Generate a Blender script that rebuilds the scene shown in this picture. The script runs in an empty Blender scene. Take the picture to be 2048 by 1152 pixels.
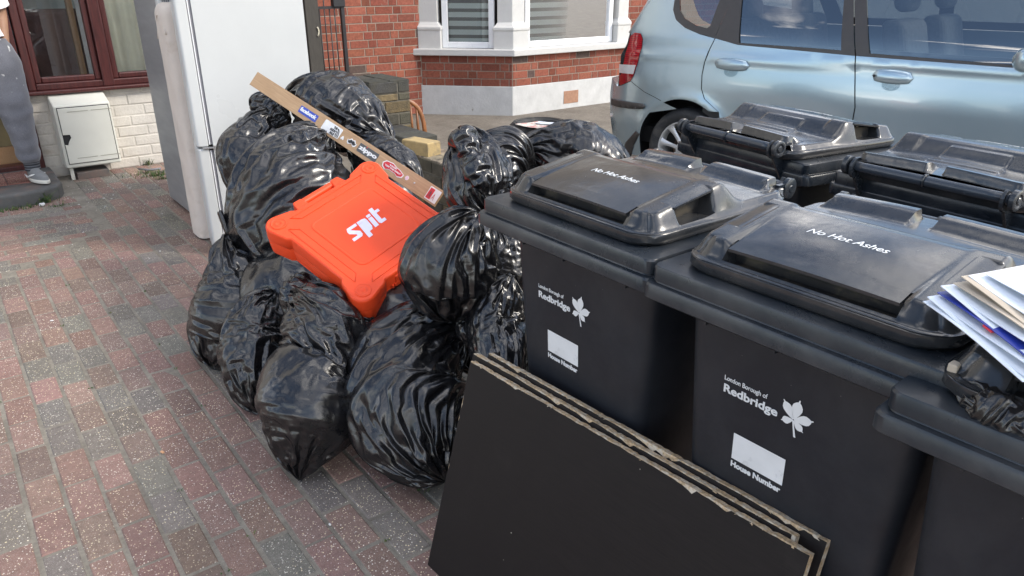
import bpy, math, random, time
import numpy as np
from mathutils import Vector, Matrix, Euler
from mathutils.geometry import delaunay_2d_cdt
T0 = time.time()
rad = math.radians
S = bpy.context.scene
# ------------------------------------------------------------------ camera
CAM_F, CAM_H, CAM_YAW, CAM_PITCH = 1475.0, 1.46, 37.6, 22.9
cd = bpy.data.cameras.new("camera"); cam = bpy.data.objects.new("camera", cd); S.collection.objects.link(cam)
cd.sensor_width = 36.0; cd.lens = 36.0 * CAM_F / 2048.0; cd.clip_start = 0.02; cd.clip_end = 800
cam.location = (0, 0, CAM_H); cam.rotation_euler = (rad(90 - CAM_PITCH), 0, rad(-CAM_YAW))
S.camera = cam
# ------------------------------------------------------------------ sky
SUN_EL, SUN_AZ = 38.0, 140.0            # azimuth clockwise from +Y
W = bpy.data.worlds.new("World"); S.world = W; W.use_nodes = True
nt = W.node_tree; nt.nodes.clear()
def N(t, **k):
    n = nt.nodes.new(t)
    for a, b in k.items(): setattr(n, a, b)
    return n
out = N('ShaderNodeOutputWorld'); bg = N('ShaderNodeBackground'); bg.inputs[1].default_value = 0.14
sky = N('ShaderNodeTexSky', sky_type='NISHITA', sun_disc=False, sun_elevation=rad(SUN_EL), sun_rotation=rad(SUN_AZ), air_density=1.0, dust_density=1.0, ozone_density=1.5)
tc = N('ShaderNodeTexCoord'); mp = N('ShaderNodeMapping'); mp.inputs['Scale'].default_value = (1, 1, 2.6); mp.inputs['Location'].default_value = (4.1, 1.9, 0)
n1 = N('ShaderNodeTexNoise'); n1.inputs['Scale'].default_value = 2.6; n1.inputs['Detail'].default_value = 7; n1.inputs['Roughness'].default_value = .55; n1.inputs['Distortion'].default_value = .6
cr = N('ShaderNodeValToRGB'); cr.color_ramp.elements[0].position = .49; cr.color_ramp.elements[1].position = .62
mx = N('ShaderNodeMix', data_type='RGBA')
n2 = N('ShaderNodeTexNoise'); n2.inputs['Scale'].default_value = 6.5; n2.inputs['Distortion'].default_value = .8; n2.inputs['Detail'].default_value = 5
cr2 = N('ShaderNodeValToRGB'); cr2.color_ramp.elements[0].position = .42; cr2.color_ramp.elements[1].position = .6
cr2.color_ramp.elements[0].color = (3.4, 3.9, 5.2, 1); cr2.color_ramp.elements[1].color = (27, 25.5, 23.5, 1)
L = nt.links.new
L(tc.outputs['Generated'], mp.inputs[0]); L(mp.outputs[0], n1.inputs['Vector']); L(mp.outputs[0], n2.inputs['Vector'])
L(n1.outputs[0], cr.inputs[0]); L(n2.outputs[0], cr2.inputs[0])
L(cr.outputs[0], mx.inputs[0]); L(sky.outputs[0], mx.inputs[6]); L(cr2.outputs[0], mx.inputs[7]); L(mx.outputs[2], bg.inputs[0]); L(bg.outputs[0], out.inputs[0])
# ------------------------------------------------------------------ sun (veiled by cloud)
ld = bpy.data.lights.new("sun", 'SUN'); ld.energy = 1.7; ld.angle = rad(14); ld.color = (1.0, .93, .82)
sun = bpy.data.objects.new("sun", ld); S.collection.objects.link(sun)
sun.rotation_euler = (rad(90 - SUN_EL), 0, rad(180 - SUN_AZ))
S.view_settings.view_transform = 'Standard'; S.view_settings.look = 'None'; S.view_settings.exposure = 0.9; S.view_settings.gamma = 1
S.render.engine = 'CYCLES'; S.cycles.max_bounces = 8; S.cycles.diffuse_bounces = 3; S.cycles.glossy_bounces = 4; S.cycles.transmission_bounces = 6
try: S.cycles.use_denoising = True
except Exception: pass
# ------------------------------------------------------------------ photograph geometry: a pixel and a plane (or a depth) give a real point
_y, _p = rad(CAM_YAW), rad(CAM_PITCH)
_fw = np.array([math.sin(_y) * math.cos(_p), math.cos(_y) * math.cos(_p), -math.sin(_p)])
_rt = np.array([math.cos(_y), -math.sin(_y), 0]); _up = np.cross(_rt, _fw); _R = np.array([_rt, _up, _fw]); _C = np.array([0, 0, CAM_H])
def ray(u, v): return _R.T @ np.array([(u - 1024) / CAM_F, -(v - 576) / CAM_F, 1.])
def uz(u, v, z=0.): d = ray(u, v); return _C + d * ((z - CAM_H) / d[2])
def uy(u, v, y): d = ray(u, v); return _C + d * (y / d[1])
def ux(u, v, x): d = ray(u, v); return _C + d * (x / d[0])
def ud(u, v, dep): return _C + ray(u, v) * dep
# ------------------------------------------------------------------ object helpers
COL = S.collection
def tag(o, label=None, cat=None, group=None, kind=None):
    if label: o['label'] = label
    if cat: o['category'] = cat
    if group: o['group'] = group
    if kind: o['kind'] = kind
    return o
def empty(name, loc=(0, 0, 0), rz=0., label=None, cat=None, group=None):
    o = bpy.data.objects.new(name, None); COL.objects.link(o); o.location = loc; o.rotation_euler = (0, 0, rz); o.empty_display_size = .1
    return tag(o, label, cat, group)
def copy_tree(o, parent=None):
    c = o.copy(); COL.objects.link(c); c.parent = parent
    for ch in [x for x in bpy.data.objects if x.parent == o]: copy_tree(ch, c)
    return c
class MB:
    def __init__(s): s.v = []; s.f = []; s.c = []; s.uv = []; s.hasuv = False
    def add(s, vs, fs, col=(1, 1, 1), uvs=None):
        b = len(s.v); s.v += [tuple(map(float, x)) for x in vs]
        for k, f in enumerate(fs):
            s.f.append(tuple(b + i for i in f)); s.c.append(col)
            s.uv.append(uvs[k] if uvs else None)
        return s
    def obox(s, o, a, b, c, col=(1, 1, 1)):
        o, a, b, c = map(np.asarray, (o, a, b, c))
        vs = [o, o + a, o + a + b, o + b, o + c, o + a + c, o + a + b + c, o + b + c]
        return s.add(vs, [(0, 3, 2, 1), (4, 5, 6, 7), (0, 1, 5, 4), (1, 2, 6, 5), (2, 3, 7, 6), (3, 0, 4, 7)], col)
    def box(s, p, q, col=(1, 1, 1)):
        return s.obox(p, (q[0] - p[0], 0, 0), (0, q[1] - p[1], 0), (0, 0, q[2] - p[2]), col)
    def bevbox(s, o, a, b, c, e, col=(1, 1, 1)):
        """box o + a,b,c whose top (c side) edge is chamfered by e metres"""
        o, a, b, c = map(lambda x: np.asarray(x, float), (o, a, b, c)); la, lb, lc = [np.linalg.norm(x) for x in (a, b, c)]
        ea, eb, ec = a / la * e, b / lb * e, c / lc * e
        lo = [o, o + a, o + a + b, o + b]; mid = [x + c - ec for x in lo]
        top = [o + ea + eb + c, o + a - ea + eb + c, o + a + b - ea - eb + c, o + b + ea - eb + c]
        fs = [(8, 9, 10, 11)]
        for i in range(4):
            j = (i + 1) % 4; fs += [(i, j, 4 + j, 4 + i), (4 + i, 4 + j, 8 + j, 8 + i)]
        return s.add(lo + mid + top, fs, col)
    def tube(s, pts, r, n=10, col=(1, 1, 1), cap=True, sx=1., closed=False):
        pts = [np.asarray(p, float) for p in pts]; m = len(pts)
        rs = r if hasattr(r, '__len__') else [r] * m
        t0 = pts[1] - pts[0]; ref = np.array([0, 0, 1.]) if abs(t0[2]) < .9 * np.linalg.norm(t0) else np.array([1., 0, 0])
        vs = []
        for i in range(m):
            a = pts[(i - 1) % m] if (closed or i > 0) else pts[i]; b = pts[(i + 1) % m] if (closed or i < m - 1) else pts[i]
            t = (b - a) / (np.linalg.norm(b - a) + 1e-12); x = np.cross(t, ref); x /= np.linalg.norm(x) + 1e-12; y = np.cross(x, t); ref = y
            for k in range(n):
                an = 2 * math.pi * k / n; vs.append(pts[i] + rs[i] * (math.cos(an) * x * sx + math.sin(an) * y))
        fs = []
        for i in range(m if closed else m - 1):
            j = (i + 1) % m
            for k in range(n): fs.append((i * n + k, i * n + (k + 1) % n, j * n + (k + 1) % n, j * n + k))
        if cap and not closed: fs += [tuple(range(n))[::-1], tuple(range((m - 1) * n, m * n))]
        return s.add(vs, fs, col)
    def lathe(s, prof, o=(0, 0, 0), ax=(0, 0, 1), n=32, col=(1, 1, 1), cap=False):
        """prof = [(r, h)], revolved about ax through o"""
        ax = np.asarray(ax, float); ax /= np.linalg.norm(ax); ref = np.array([0, 0, 1.]) if abs(ax[2]) < .9 else np.array([1., 0, 0])
        x = np.cross(ref, ax); x /= np.linalg.norm(x); y = np.cross(ax, x); o = np.asarray(o, float); vs = []
        for r, h in prof:
            for k in range(n):
                a = 2 * math.pi * k / n; vs.append(o + ax * h + r * (math.cos(a) * x + math.sin(a) * y))
        fs = [(i * n + k, i * n + (k + 1) % n, (i + 1) * n + (k + 1) % n, (i + 1) * n + k) for i in range(len(prof) - 1) for k in range(n)]
        if cap: fs += [tuple(range(n))[::-1], tuple(range((len(prof) - 1) * n, len(prof) * n))]
        return s.add(vs, fs, col)
    def prism(s, poly, o, ax, ay, az, h, col=(1, 1, 1)):
        """2-D polygon in the plane (o; ax, ay), extruded h along az"""
        o, ax, ay, az = map(lambda q: np.asarray(q, float), (o, ax, ay, az)); n = len(poly)
        lo = [o + ax * p[0] + ay * p[1] for p in poly]; hi = [q + az * h for q in lo]
        fs = [tuple(range(n))[::-1], tuple(range(n, 2 * n))] + [(i, (i + 1) % n, n + (i + 1) % n, n + i) for i in range(n)]
        return s.add(lo + hi, fs, col)
    def grid(s, P, col=(1, 1, 1), wrap_u=False, flip=False, uv=False):
        """P: array (m, n, 3)"""
        P = np.asarray(P); m, n = P.shape[:2]; fs = []; uvs = []
        for i in range(m - 1):
            for j in range(n if wrap_u else n - 1):
                k = (j + 1) % n; q = (i * n + j, i * n + k, (i + 1) * n + k, (i + 1) * n + j)
                fs.append(q[::-1] if flip else q)
        return s.add(P.reshape(-1, 3), fs, col)
    def build(s, name, m, parent=None, smooth=False, bevel=0., seg=2, wn=False, autosm=None):
        me = bpy.data.meshes.new(name); me.from_pydata(s.v, [], s.f); me.validate(clean_customdata=False)
        if len(me.polygons) == len(s.f):
            ca = me.color_attributes.new('Col', 'FLOAT_COLOR', 'CORNER')
            cnt = np.array([len(f) for f in s.f]); arr = np.ones((cnt.sum(), 4), np.float32); arr[:, :3] = np.repeat(np.array(s.c, np.float32), cnt, 0)
            ca.data.foreach_set('color', arr.ravel())
        o = bpy.data.objects.new(name, me); COL.objects.link(o)
        for x in (m if isinstance(m, (list, tuple)) else [m]): me.materials.append(x)
        if smooth: me.polygons.foreach_set('use_smooth', [True] * len(me.polygons))
        if autosm:
            me.polygons.foreach_set('use_smooth', [True] * len(me.polygons)); me.update()
            me.set_sharp_from_angle(angle=rad(autosm))
        if bevel: 
            b = o.modifiers.new('bevel', 'BEVEL'); b.width = bevel; b.segments = seg; b.limit_method = 'ANGLE'; b.angle_limit = rad(35)
        if parent: o.parent = parent
        return o
def rrect(w, h, r, n=5, cx=0., cy=0.):
    pts = []
    for (sx, sy, a0) in ((1, 1, 0), (-1, 1, 90), (-1, -1, 180), (1, -1, 270)):
        for k in range(n + 1):
            a = rad(a0 + 90 * k / n); pts.append((cx + sx * (w / 2 - r) + r * math.cos(a), cy + sy * (h / 2 - r) + r * math.sin(a)))
    return pts
# ------------------------------------------------------------------ materials
class NT:
    def __init__(s, name):
        s.m = bpy.data.materials.new(name); s.m.use_nodes = True; s.t = s.m.node_tree; s.p = s.t.nodes['Principled BSDF']
    def n(s, t, ins=None, **k):
        x = s.t.nodes.new(t)
        for a, b in k.items(): setattr(x, a, b)
        for a, b in (ins or {}).items():
            if hasattr(b, 'is_linked') or isinstance(b, bpy.types.NodeSocket): s.t.links.new(b, x.inputs[a])
            else: x.inputs[a].default_value = b
        return x
    def set(s, k, v):
        if isinstance(v, bpy.types.NodeSocket): s.t.links.new(v, s.p.inputs[k])
        else: s.p.inputs[k].default_value = v
    def mix(s, f, a, b, mode='MIX'):
        x = s.t.nodes.new('ShaderNodeMix'); x.data_type = 'RGBA'; x.blend_type = mode
        for i, v in ((0, f), (6, a), (7, b)):
            if isinstance(v, bpy.types.NodeSocket): s.t.links.new(v, x.inputs[i])
            else: x.inputs[i].default_value = (*v, 1) if (i and len(v) == 3) else v
        return x.outputs[2]
    def ramp(s, f, p0, p1, c0=(0, 0, 0), c1=(1, 1, 1)):
        x = s.t.nodes.new('ShaderNodeValToRGB'); e = x.color_ramp.elements; e[0].position = p0; e[1].position = p1; e[0].color = (*c0, 1); e[1].color = (*c1, 1)
        s.t.links.new(f, x.inputs[0]); return x.outputs[0]
    def noise(s, vec, sc, det=4, rough=.5, dist=0.):
        x = s.n('ShaderNodeTexNoise', {'Vector': vec, 'Scale': sc, 'Detail': det, 'Roughness': rough, 'Distortion': dist}); return x.outputs[0]
    def obj(s, scale=(1, 1, 1)):
        t = s.n('ShaderNodeTexCoord'); m = s.n('ShaderNodeMapping', {'Vector': t.outputs['Object'], 'Scale': scale}); return m.outputs[0]
    def attr(s, name='Col'): return s.n('ShaderNodeVertexColor', layer_name=name).outputs[0]
    def bump(s, h, st, dist=.01, prev=None):
        d = {'Height': h, 'Strength': st, 'Distance': dist}
        if prev is not None: d['Normal'] = prev
        b = s.n('ShaderNodeBump', d); s.t.links.new(b.outputs[0], s.p.inputs['Normal']); return b.outputs[0]
def pm(name, c, rough=.5, var=.12, vs=12., bump=0., bs=60., bd=.003, metal=0., coat=0., spec=.5, c2=None, c2s=4., c2r=(.5, .62), attr=False, scale=(1, 1, 1), rvar=.1):
    """procedural paint / plastic / stone: base colour with fine tone variation, optional second colour in patches (dirt, wear), bump"""
    m = NT(name); v = m.obj(scale); n = m.noise(v, vs, 6, .6)
    base = m.attr() if attr else None
    k = m.ramp(n, .25, .75, (1 - var,) * 3, (1 + var,) * 3)
    col = m.mix(1., base if attr else c, k, 'MULTIPLY')
    if c2:
        f = m.ramp(m.noise(v, c2s, 7, .65, .4), c2r[0], c2r[1]); col = m.mix(f, col, c2)
    m.set('Base Color', col); m.set('Metallic', metal); m.set('Specular IOR Level', spec); m.set('Coat Weight', coat)
    m.set('Roughness', m.ramp(m.noise(v, vs * .7, 5, .6), .2, .8, (max(0., rough - rvar),) * 3, (min(1., rough + rvar),) * 3))
    if bump: m.bump(m.noise(v, bs, 6, .6), bump, bd)
    return m.m
# ================================================================== SETTING
rng = random.Random(7)
def ground_mat(name, c, c2, sc=9., bs=160., bst=.6, speck=None, rough=.85, sp_sc=260., sp_t=.16):
    m = NT(name); v = m.obj(); col = m.mix(m.ramp(m.noise(v, sc, 8, .65), .35, .7), c, c2)
    col = m.mix(1., col, m.ramp(m.noise(v, sc * 9, 5, .7), .25, .75, (.75,) * 3, (1.25,) * 3), 'MULTIPLY')
    if speck:
        vo = m.n('ShaderNodeTexVoronoi', {'Vector': v, 'Scale': sp_sc, 'Randomness': 1.}); f = m.ramp(vo.outputs['Distance'], sp_t, sp_t + .06, (1, 1, 1), (0, 0, 0))
        col = m.mix(f, col, speck)
    m.set('Base Color', col); m.set('Roughness', rough); m.set('Specular IOR Level', .3); m.bump(m.noise(v, bs, 6, .7), bst, .006); return m.m
M = {}
M['tarmac'] = ground_mat('worn_tarmac', (.14, .122, .1), (.23, .205, .17), 3., 190, .8, (.3, .28, .24), .9, 170., .13)
M['bed'] = ground_mat('jointing_sand', (.19, .17, .14), (.3, .275, .23), 7., 260, .8)
def paver_mat():
    m = NT('block_paving'); v = m.obj(); a = m.attr()
    big = m.ramp(m.noise(v, 1.3, 5, .6), .3, .7, (.84,) * 3, (1.14,) * 3)
    med = m.ramp(m.noise(v, 34, 6, .7), .25, .75, (.74,) * 3, (1.25,) * 3)
    col = m.mix(1., m.mix(1., a, big, 'MULTIPLY'), med, 'MULTIPLY')
    col = m.mix(m.ramp(m.noise(v, 5, 8, .7, .5), .5, .8, (0, 0, 0), (.3, .3, .3)), col, (.22, .175, .145))     # grey traffic film
    vo = m.n('ShaderNodeTexVoronoi', {'Vector': v, 'Scale': 150., 'Randomness': 1.})
    vo2 = m.n('ShaderNodeTexVoronoi', {'Vector': v, 'Scale': 330., 'Randomness': 1.})
    keep = m.ramp(m.n('ShaderNodeSeparateColor', {0: vo.outputs['Color']}).outputs[0], .12, .25)
    thr = m.n('ShaderNodeMath', {0: vo.outputs['Distance'], 1: m.n('ShaderNodeMath', {0: m.n('ShaderNodeSeparateColor', {0: vo.outputs['Color']}).outputs[1], 1: .3}, operation='MULTIPLY').outputs[0]}, operation='SUBTRACT').outputs[0]
    f1 = m.mix(1., m.ramp(thr, .02, .09, (1, 1, 1), (0, 0, 0)), keep, 'MULTIPLY')
    f2 = m.mix(1., m.ramp(vo2.outputs['Distance'], .16, .27, (.8,) * 3, (0, 0, 0)), m.ramp(m.n('ShaderNodeSeparateColor', {0: vo2.outputs['Color']}).outputs[2], .3, .36), 'MULTIPLY')
    wear = m.ramp(m.noise(v, 2.2, 5, .6), .32, .6, (.25,) * 3, (1,) * 3)
    spc = m.mix(m.n('ShaderNodeSeparateColor', {0: vo.outputs['Color']}).outputs[2], (.78, .66, .42), (.8, .76, .68))
    col = m.mix(m.mix(1., f1, wear, 'MULTIPLY'), col, spc); col = m.mix(f2, col, (.45, .42, .36))
    m.set('Base Color', col); m.set('Roughness', .82); m.set('Specular IOR Level', .35)
    b1 = m.bump(m.noise(v, 140, 7, .75), .55, .004); m.bump(vo.outputs['Distance'], .35, .003, b1); return m.m
M['paver'] = paver_mat()
# ground sheet to the horizon, then the sand bed, then the blocks
g = MB(); g.add([(-400, -400, -.035), (400, -400, -.035), (400, 400, -.035), (-400, 400, -.035)], [(0, 1, 2, 3)]); o = g.build('ground', M['tarmac']); tag(o, kind='structure')
g = MB(); nx, ny = 60, 70; X, Y = np.meshgrid(np.linspace(2.5, 14, nx), np.linspace(-6, 9, ny)); Z = -.004 + .006 * np.sin(X * 2.1 + Y) * np.cos(Y * 1.7)
g.grid(np.dstack([X, Y, Z])); o = g.build('tarmac_forecourt', M['tarmac'], smooth=True); tag(o, kind='structure')
g = MB(); g.add([(-3, -2, -.0028), (2.5, -2, -.0028), (2.5, 6.76, -.0028), (-3, 6.76, -.0028)], [(0, 1, 2, 3)]); o = g.build('sand_bed', M['bed']); tag(o, kind='structure')
def shade(c, a=.14): 
    k = 1 + rng.uniform(-a, a); return tuple(min(1, x * k * (1 + rng.uniform(-.04, .04))) for x in c)
RED, CHAR = (.228, .143, .12), (.168, .152, .132)
def pcol(pr): return shade(RED, .15) if rng.random() < pr else (shade(CHAR, .14) if rng.random() < .75 else shade((.18, .125, .105), .15))
g = MB(); PW, PL, J = .0975, .2015, .0085
def paver(x0, y0, x1, y1, col):
    j = J / 2 + rng.uniform(0, .0012); dz = [rng.uniform(-.0012, .0012) for _ in range(3)]; sk = rng.uniform(-.0015, .0015)
    o = np.array([x0 + j, y0 + j + sk, -.03]); g.bevbox(o, (x1 - x0 - 2 * j, sk, dz[0]), (-sk, y1 - y0 - 2 * j, dz[1]), (0, 0, .03 + dz[2]), .0045, col)
k0 = -24
for k in range(k0, 28):                       # rows running towards the house
    x0 = -.066 + PW * k - .0; off = (k % 2) * PL / 2 + rng.uniform(-.012, .012); ylim = x0 + 4.43
    runs = 0; y = -1.2 + off; yend = 6.75
    if x0 < .62: yend = ylim
    if x0 < -.6: yend = min(yend, 3.8)
    while y < yend - .04:
        y1 = min(y + PL, yend)
        if y > 6.0 and x0 < .95 and False: pass
        paver(x0, y, x0 + PW, y1, pcol(.62 if y < 5.4 else .45)); y = y1
y = 3.8 + 0
r = 0
while y < 5.98:                               # rows running along the house front, mitred into the others
    xe = y - 4.43 + .02; x = -3.0 + (r % 2) * PL / 2
    if y + PW > 5.12: xe = .645
    while x < xe - .04:
        x1 = min(x + PL, xe); paver(x, y, x1, y + PW, pcol(.6)); x = x1
    y += PW; r += 1
o = g.build('block_paving', M['paver']); tag(o, kind='structure')
# ------------------------------------------------------------------ brick work
def bricks(mb, o, u, w, h, colf, BL=.215, BH=.0835, hd=.1025, flemish=True, proud=.004, mort=.0095, nrm=None, first=0, e=.0025, jit=.0):
    """o: lower left corner, u: unit vector along, nrm: outward normal; courses of bricks as bevelled blocks"""
    o, u, nrm = np.asarray(o, float), np.asarray(u, float), np.asarray(nrm, float); z = 0; c = first
    while z < h - .02:
        z1 = min(z + BH, h); x = 0.; k = c % 2; pat = ([BL, hd] if flemish else [BL]); i = k
        x = -(BL / 4 if (flemish and k) else (BL / 2 if k else 0))
        while x < w - .015:
            L_ = pat[i % len(pat)]; a = max(x, 0); b = min(x + L_, w)
            if b - a > .03:
                pj = proud + rng.uniform(-.001, .0015) + rng.uniform(0, jit); m2 = mort / 2
                p = o + u * (a + m2) + np.array([0, 0, z + m2])
                mb.bevbox(p - nrm * .01, u * (b - a - mort), (0, 0, z1 - z - mort), nrm * (.01 + pj), e, colf(c))
            x += L_; i += 1
        z = z1; c += 1
REDB = lambda c: shade((.24, .08, .053), .26) if rng.random() < .84 else (shade((.2, .06, .04), .2) if rng.random() < .7 else shade((.1, .07, .06), .2))
M['brick'] = pm('red_facing_brick', (1, 1, 1), .85, .3, 45, .6, 220, .003, attr=True, c2=(.3, .2, .15), c2s=11, c2r=(.62, .85), spec=.25)
M['mortar'] = pm('grey_mortar', (.28, .235, .19), .9, .25, 30, .5, 180, .003)
M['whitebrick'] = pm('white_painted_brick', (.56, .53, .48), .6, .1, 9, .55, 46, .009, c2=(.36, .27, .17), c2s=3.2, c2r=(.6, .8))
M['render'] = pm('white_painted_render', (.54, .54, .53), .7, .12, 8, .45, 34, .006, c2=(.28, .27, .24), c2s=7., c2r=(.66, .72))
M['stone'] = pm('white_painted_stone', (.56, .555, .535), .55, .06, 9, .3, 50, .004, c2=(.42, .39, .33), c2s=9., c2r=(.62, .82))
M['pvc'] = pm('white_plastic', (.8, .81, .82), .3, .03, 5, spec=.5)
def glassmat(name, tint=(.9, .95, .95), refl=1., rough=.015, base=.06):
    m = NT(name); t = m.t; t.nodes.remove(m.p); tr = t.nodes.new('ShaderNodeBsdfTransparent'); tr.inputs[0].default_value = (*tint, 1)
    gl = t.nodes.new('ShaderNodeBsdfGlossy'); gl.inputs['Roughness'].default_value = rough; fr = t.nodes.new('ShaderNodeFresnel'); fr.inputs[0].default_value = 1.5
    ma = t.nodes.new('ShaderNodeMath'); ma.operation = 'MULTIPLY_ADD'; ma.inputs[1].default_value = refl; ma.inputs[2].default_value = base
    mix = t.nodes.new('ShaderNodeMixShader'); ou = t.nodes['Material Output']
    t.links.new(fr.outputs[0], ma.inputs[0]); t.links.new(ma.outputs[0], mix.inputs[0]); t.links.new(tr.outputs[0], mix.inputs[1]); t.links.new(gl.outputs[0], mix.inputs[2]); t.links.new(mix.outputs[0], ou.inputs[0]); return m.m
M['glass'] = glassmat('window_glass', (.98, .985, .98), 1.25, .015, .02)
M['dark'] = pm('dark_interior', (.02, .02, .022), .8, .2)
# ---- red brick house with the bay ---------------------------------------------------------------
YB, XC, YM = 6.765, 5.217, 7.5; CL = YM - YB; BXR = 7.02
rh = empty('brick_house', (5, 7.5, 0), label='red brick terraced house with a white bay window above a white plinth', cat='house')
rh.location = (0, 0, 0)
s2 = 1 / math.sqrt(2)
mw, mo = MB(), MB()
def face(o, u, w, z0, z1, n, first=0):
    o = np.asarray(o, float); u = np.asarray(u, float); n = np.asarray(n, float)
    mo.obox(o + np.array([0, 0, z0]) - n * .1, u * w, n * .1, (0, 0, z1 - z0)); bricks(mw, o + np.array([0, 0, z0]), u, w, z1 - z0, REDB, nrm=n, first=first)
face((2.62, YM, 0), (1, 0, 0), XC - CL - 2.62, 0, 3.0, (0, -1, 0))
face((XC - CL, YM, 0), (s2, -s2, 0), CL / s2, .312, .647, (-s2, -s2, 0), 1)
face((XC, YB, 0), (1, 0, 0), BXR - XC, .312, .647, (0, -1, 0), 1)
face((BXR, YB, 0), (s2, s2, 0), CL / s2, .312, .647, (s2, -s2, 0), 1)
face((BXR + CL, YM, 0), (1, 0, 0), 2.6, 0, 3.0, (0, -1, 0))
mw.build('brickwork', M['brick'], rh)
mo.box((2.6, 7.62, 0), (10.4, 12, 6.2)); mo.box((2.62, 7.5, 3.0), (4.4, 7.7, 6.2)); mo.box((7.9, 7.5, 3.0), (10.3, 7.7, 6.2)); mo.build('wall_core', M['mortar'], rh)
pl = MB()
def bay_poly(off, y_in=7.56):
    k = off * (math.sqrt(2) - 1)
    return [(XC - CL - off / s2 - (y_in - YM), y_in), (XC - CL - off / s2, YM), (XC - k, YB - off), (BXR + k, YB - off), (BXR + CL + off / s2, YM), (BXR + CL + off / s2 + (y_in - YM), y_in)]
pl.prism(bay_poly(.012), (0, 0, -.02), (1, 0, 0), (0, 1, 0), (0, 0, 1), .335); pl.build('plinth', M['render'], rh, bevel=.006)
pl = MB(); pl.prism(bay_poly(.075), (0, 0, .647), (1, 0, 0), (0, 1, 0), (0, 0, 1), .07); pl.build('window_sill', M['stone'], rh, bevel=.008)
ab = MB()
for i in range(1): ab.box((5.98, YB - .017, .055), (6.21, YB, .2), (1, 1, 1))
M['airbrick'] = pm('terracotta', (.36, .2, .13), .9, .2, 30, .5, 120); ab.build('air_brick', M['airbrick'], rh)
# pillars between the bay windows
def along(t, off, side):   # point on the bay line, t metres from the left corner; side 'f' front, 'l' left cant
    if side == 'f': return (XC + t, YB - off + (0))
    return (XC - t * s2 - off * s2, YB + t * s2 - off * s2)
def pillar(pts_in, z0=.717, zp=.945, z1=2.3):
    p = MB()
    def poly(off):
        return pts_in(off)
    lv = [(z0, .05), (zp - .04, .05), (zp - .025, .058), (zp, .058), (zp + .02, .035), (zp + .05, .012), (z1, .012)]
    P = [[(x, y, z) for (x, y) in poly(o_)] for z, o_ in lv]; n = len(P[0]); P = np.array(P)
    p.grid(P, wrap_u=True); p.add(P[-1], [tuple(range(n))]); return p
kk = math.sqrt(2) - 1
def corner_pts(off):   # wraps round the left corner
    a, b = .17 + (off - .012) * 1.0, .17 + (off - .012) * 1.0
    return [along(b, -.12, 'l'), along(b, off - .02, 'l'), (XC - (off - .02) * kk, YB - (off - .02)), (XC + a, YB - off + .02), (XC + a, YB + .12)]
def right_pts(off):
    a = .17 + (off - .012)
    return [(BXR - a, YB + .12), (BXR - a, YB - off + .02), (BXR + (off - .02) * kk, YB - off + .02), (BXR + (off - .02) * s2 + a * s2, YB - (off - .02) * s2 + a * s2), (BXR + a * s2 - .1, YB + a * s2 + .1)]
def left_pts(off):
    a = .2 + (off - .012); L_ = CL / s2
    return [along(L_ + .02, -.12, 'l'), along(L_ + .02, off - .02, 'l'), along(L_ - a, off - .02, 'l'), along(L_ - a, -.12, 'l')]
for f in (corner_pts, right_pts, left_pts): pillar(f).build('bay_pillar', M['stone'], rh, bevel=.006)
# windows with day-and-night blinds
M['blind'] = pm('striped_blind', (1, 1, 1), .8, .04, 5, attr=True)
def bay_window(o, u, w, n, z0=.72, z1=2.25):
    o, u, n = np.asarray(o, float), np.asarray(u, float), np.asarray(n, float); up = np.array([0, 0, 1.])
    fr = MB(); F = .065
    def bar(a, b, c, d, dep=.06, fwd=0.):
        fr.obox(o + u * a + up * c - n * (dep - fwd), u * (b - a), n * dep, up * (d - c))
    bar(0, F, z0, z1); bar(w - F, w, z0, z1); bar(F, w - F, z0, z0 + F); bar(F, w - F, z1 - F, z1)
    f2 = F + .012
    wf = fr.build('window', M['pvc'], rh, bevel=.006)
    gl = MB(); gl.obox(o + u * F + up * (z0 + F) - n * .035, u * (w - 2 * F), n * .006, up * (z1 - z0 - 2 * F)); gl.build('pane', M['glass'], wf)
    bl = MB(); z = z0 + F - .02; i = 0; per = .092
    while z < z1:
        bl.obox(o + u * (F - .02) + up * z - n * .085, u * (w - 2 * F + .04), n * .003, up * (.055)); bl.c[-6:] = [(.62, .68, .66)] * 6
        bl.obox(o + u * (F - .02) + up * (z + .055) - n * .0865, u * (w - 2 * F + .04), n * .003, up * .037); bl.c[-6:] = [(.15, .155, .15)] * 6
        z += per
    bl.build('blind', M['blind'], rh)
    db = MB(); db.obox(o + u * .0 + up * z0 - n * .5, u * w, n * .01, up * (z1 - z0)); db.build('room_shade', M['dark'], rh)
bay_window((XC + .22, YB + .05, 0), (1, 0, 0), BXR - .22 - XC - .22, (0, -1, 0))
pL = along(CL / s2 - .24, -.05, 'l'); bay_window((pL[0], pL[1], 0), (s2, -s2, 0), CL / s2 - .24 - .21, (-s2, -s2, 0))
hd = MB(); hd.prism(bay_poly(.05), (0, 0, 2.25), (1, 0, 0), (0, 1, 0), (0, 0, 1), 1.2); hd.build('bay_top', M['render'], rh)
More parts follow.
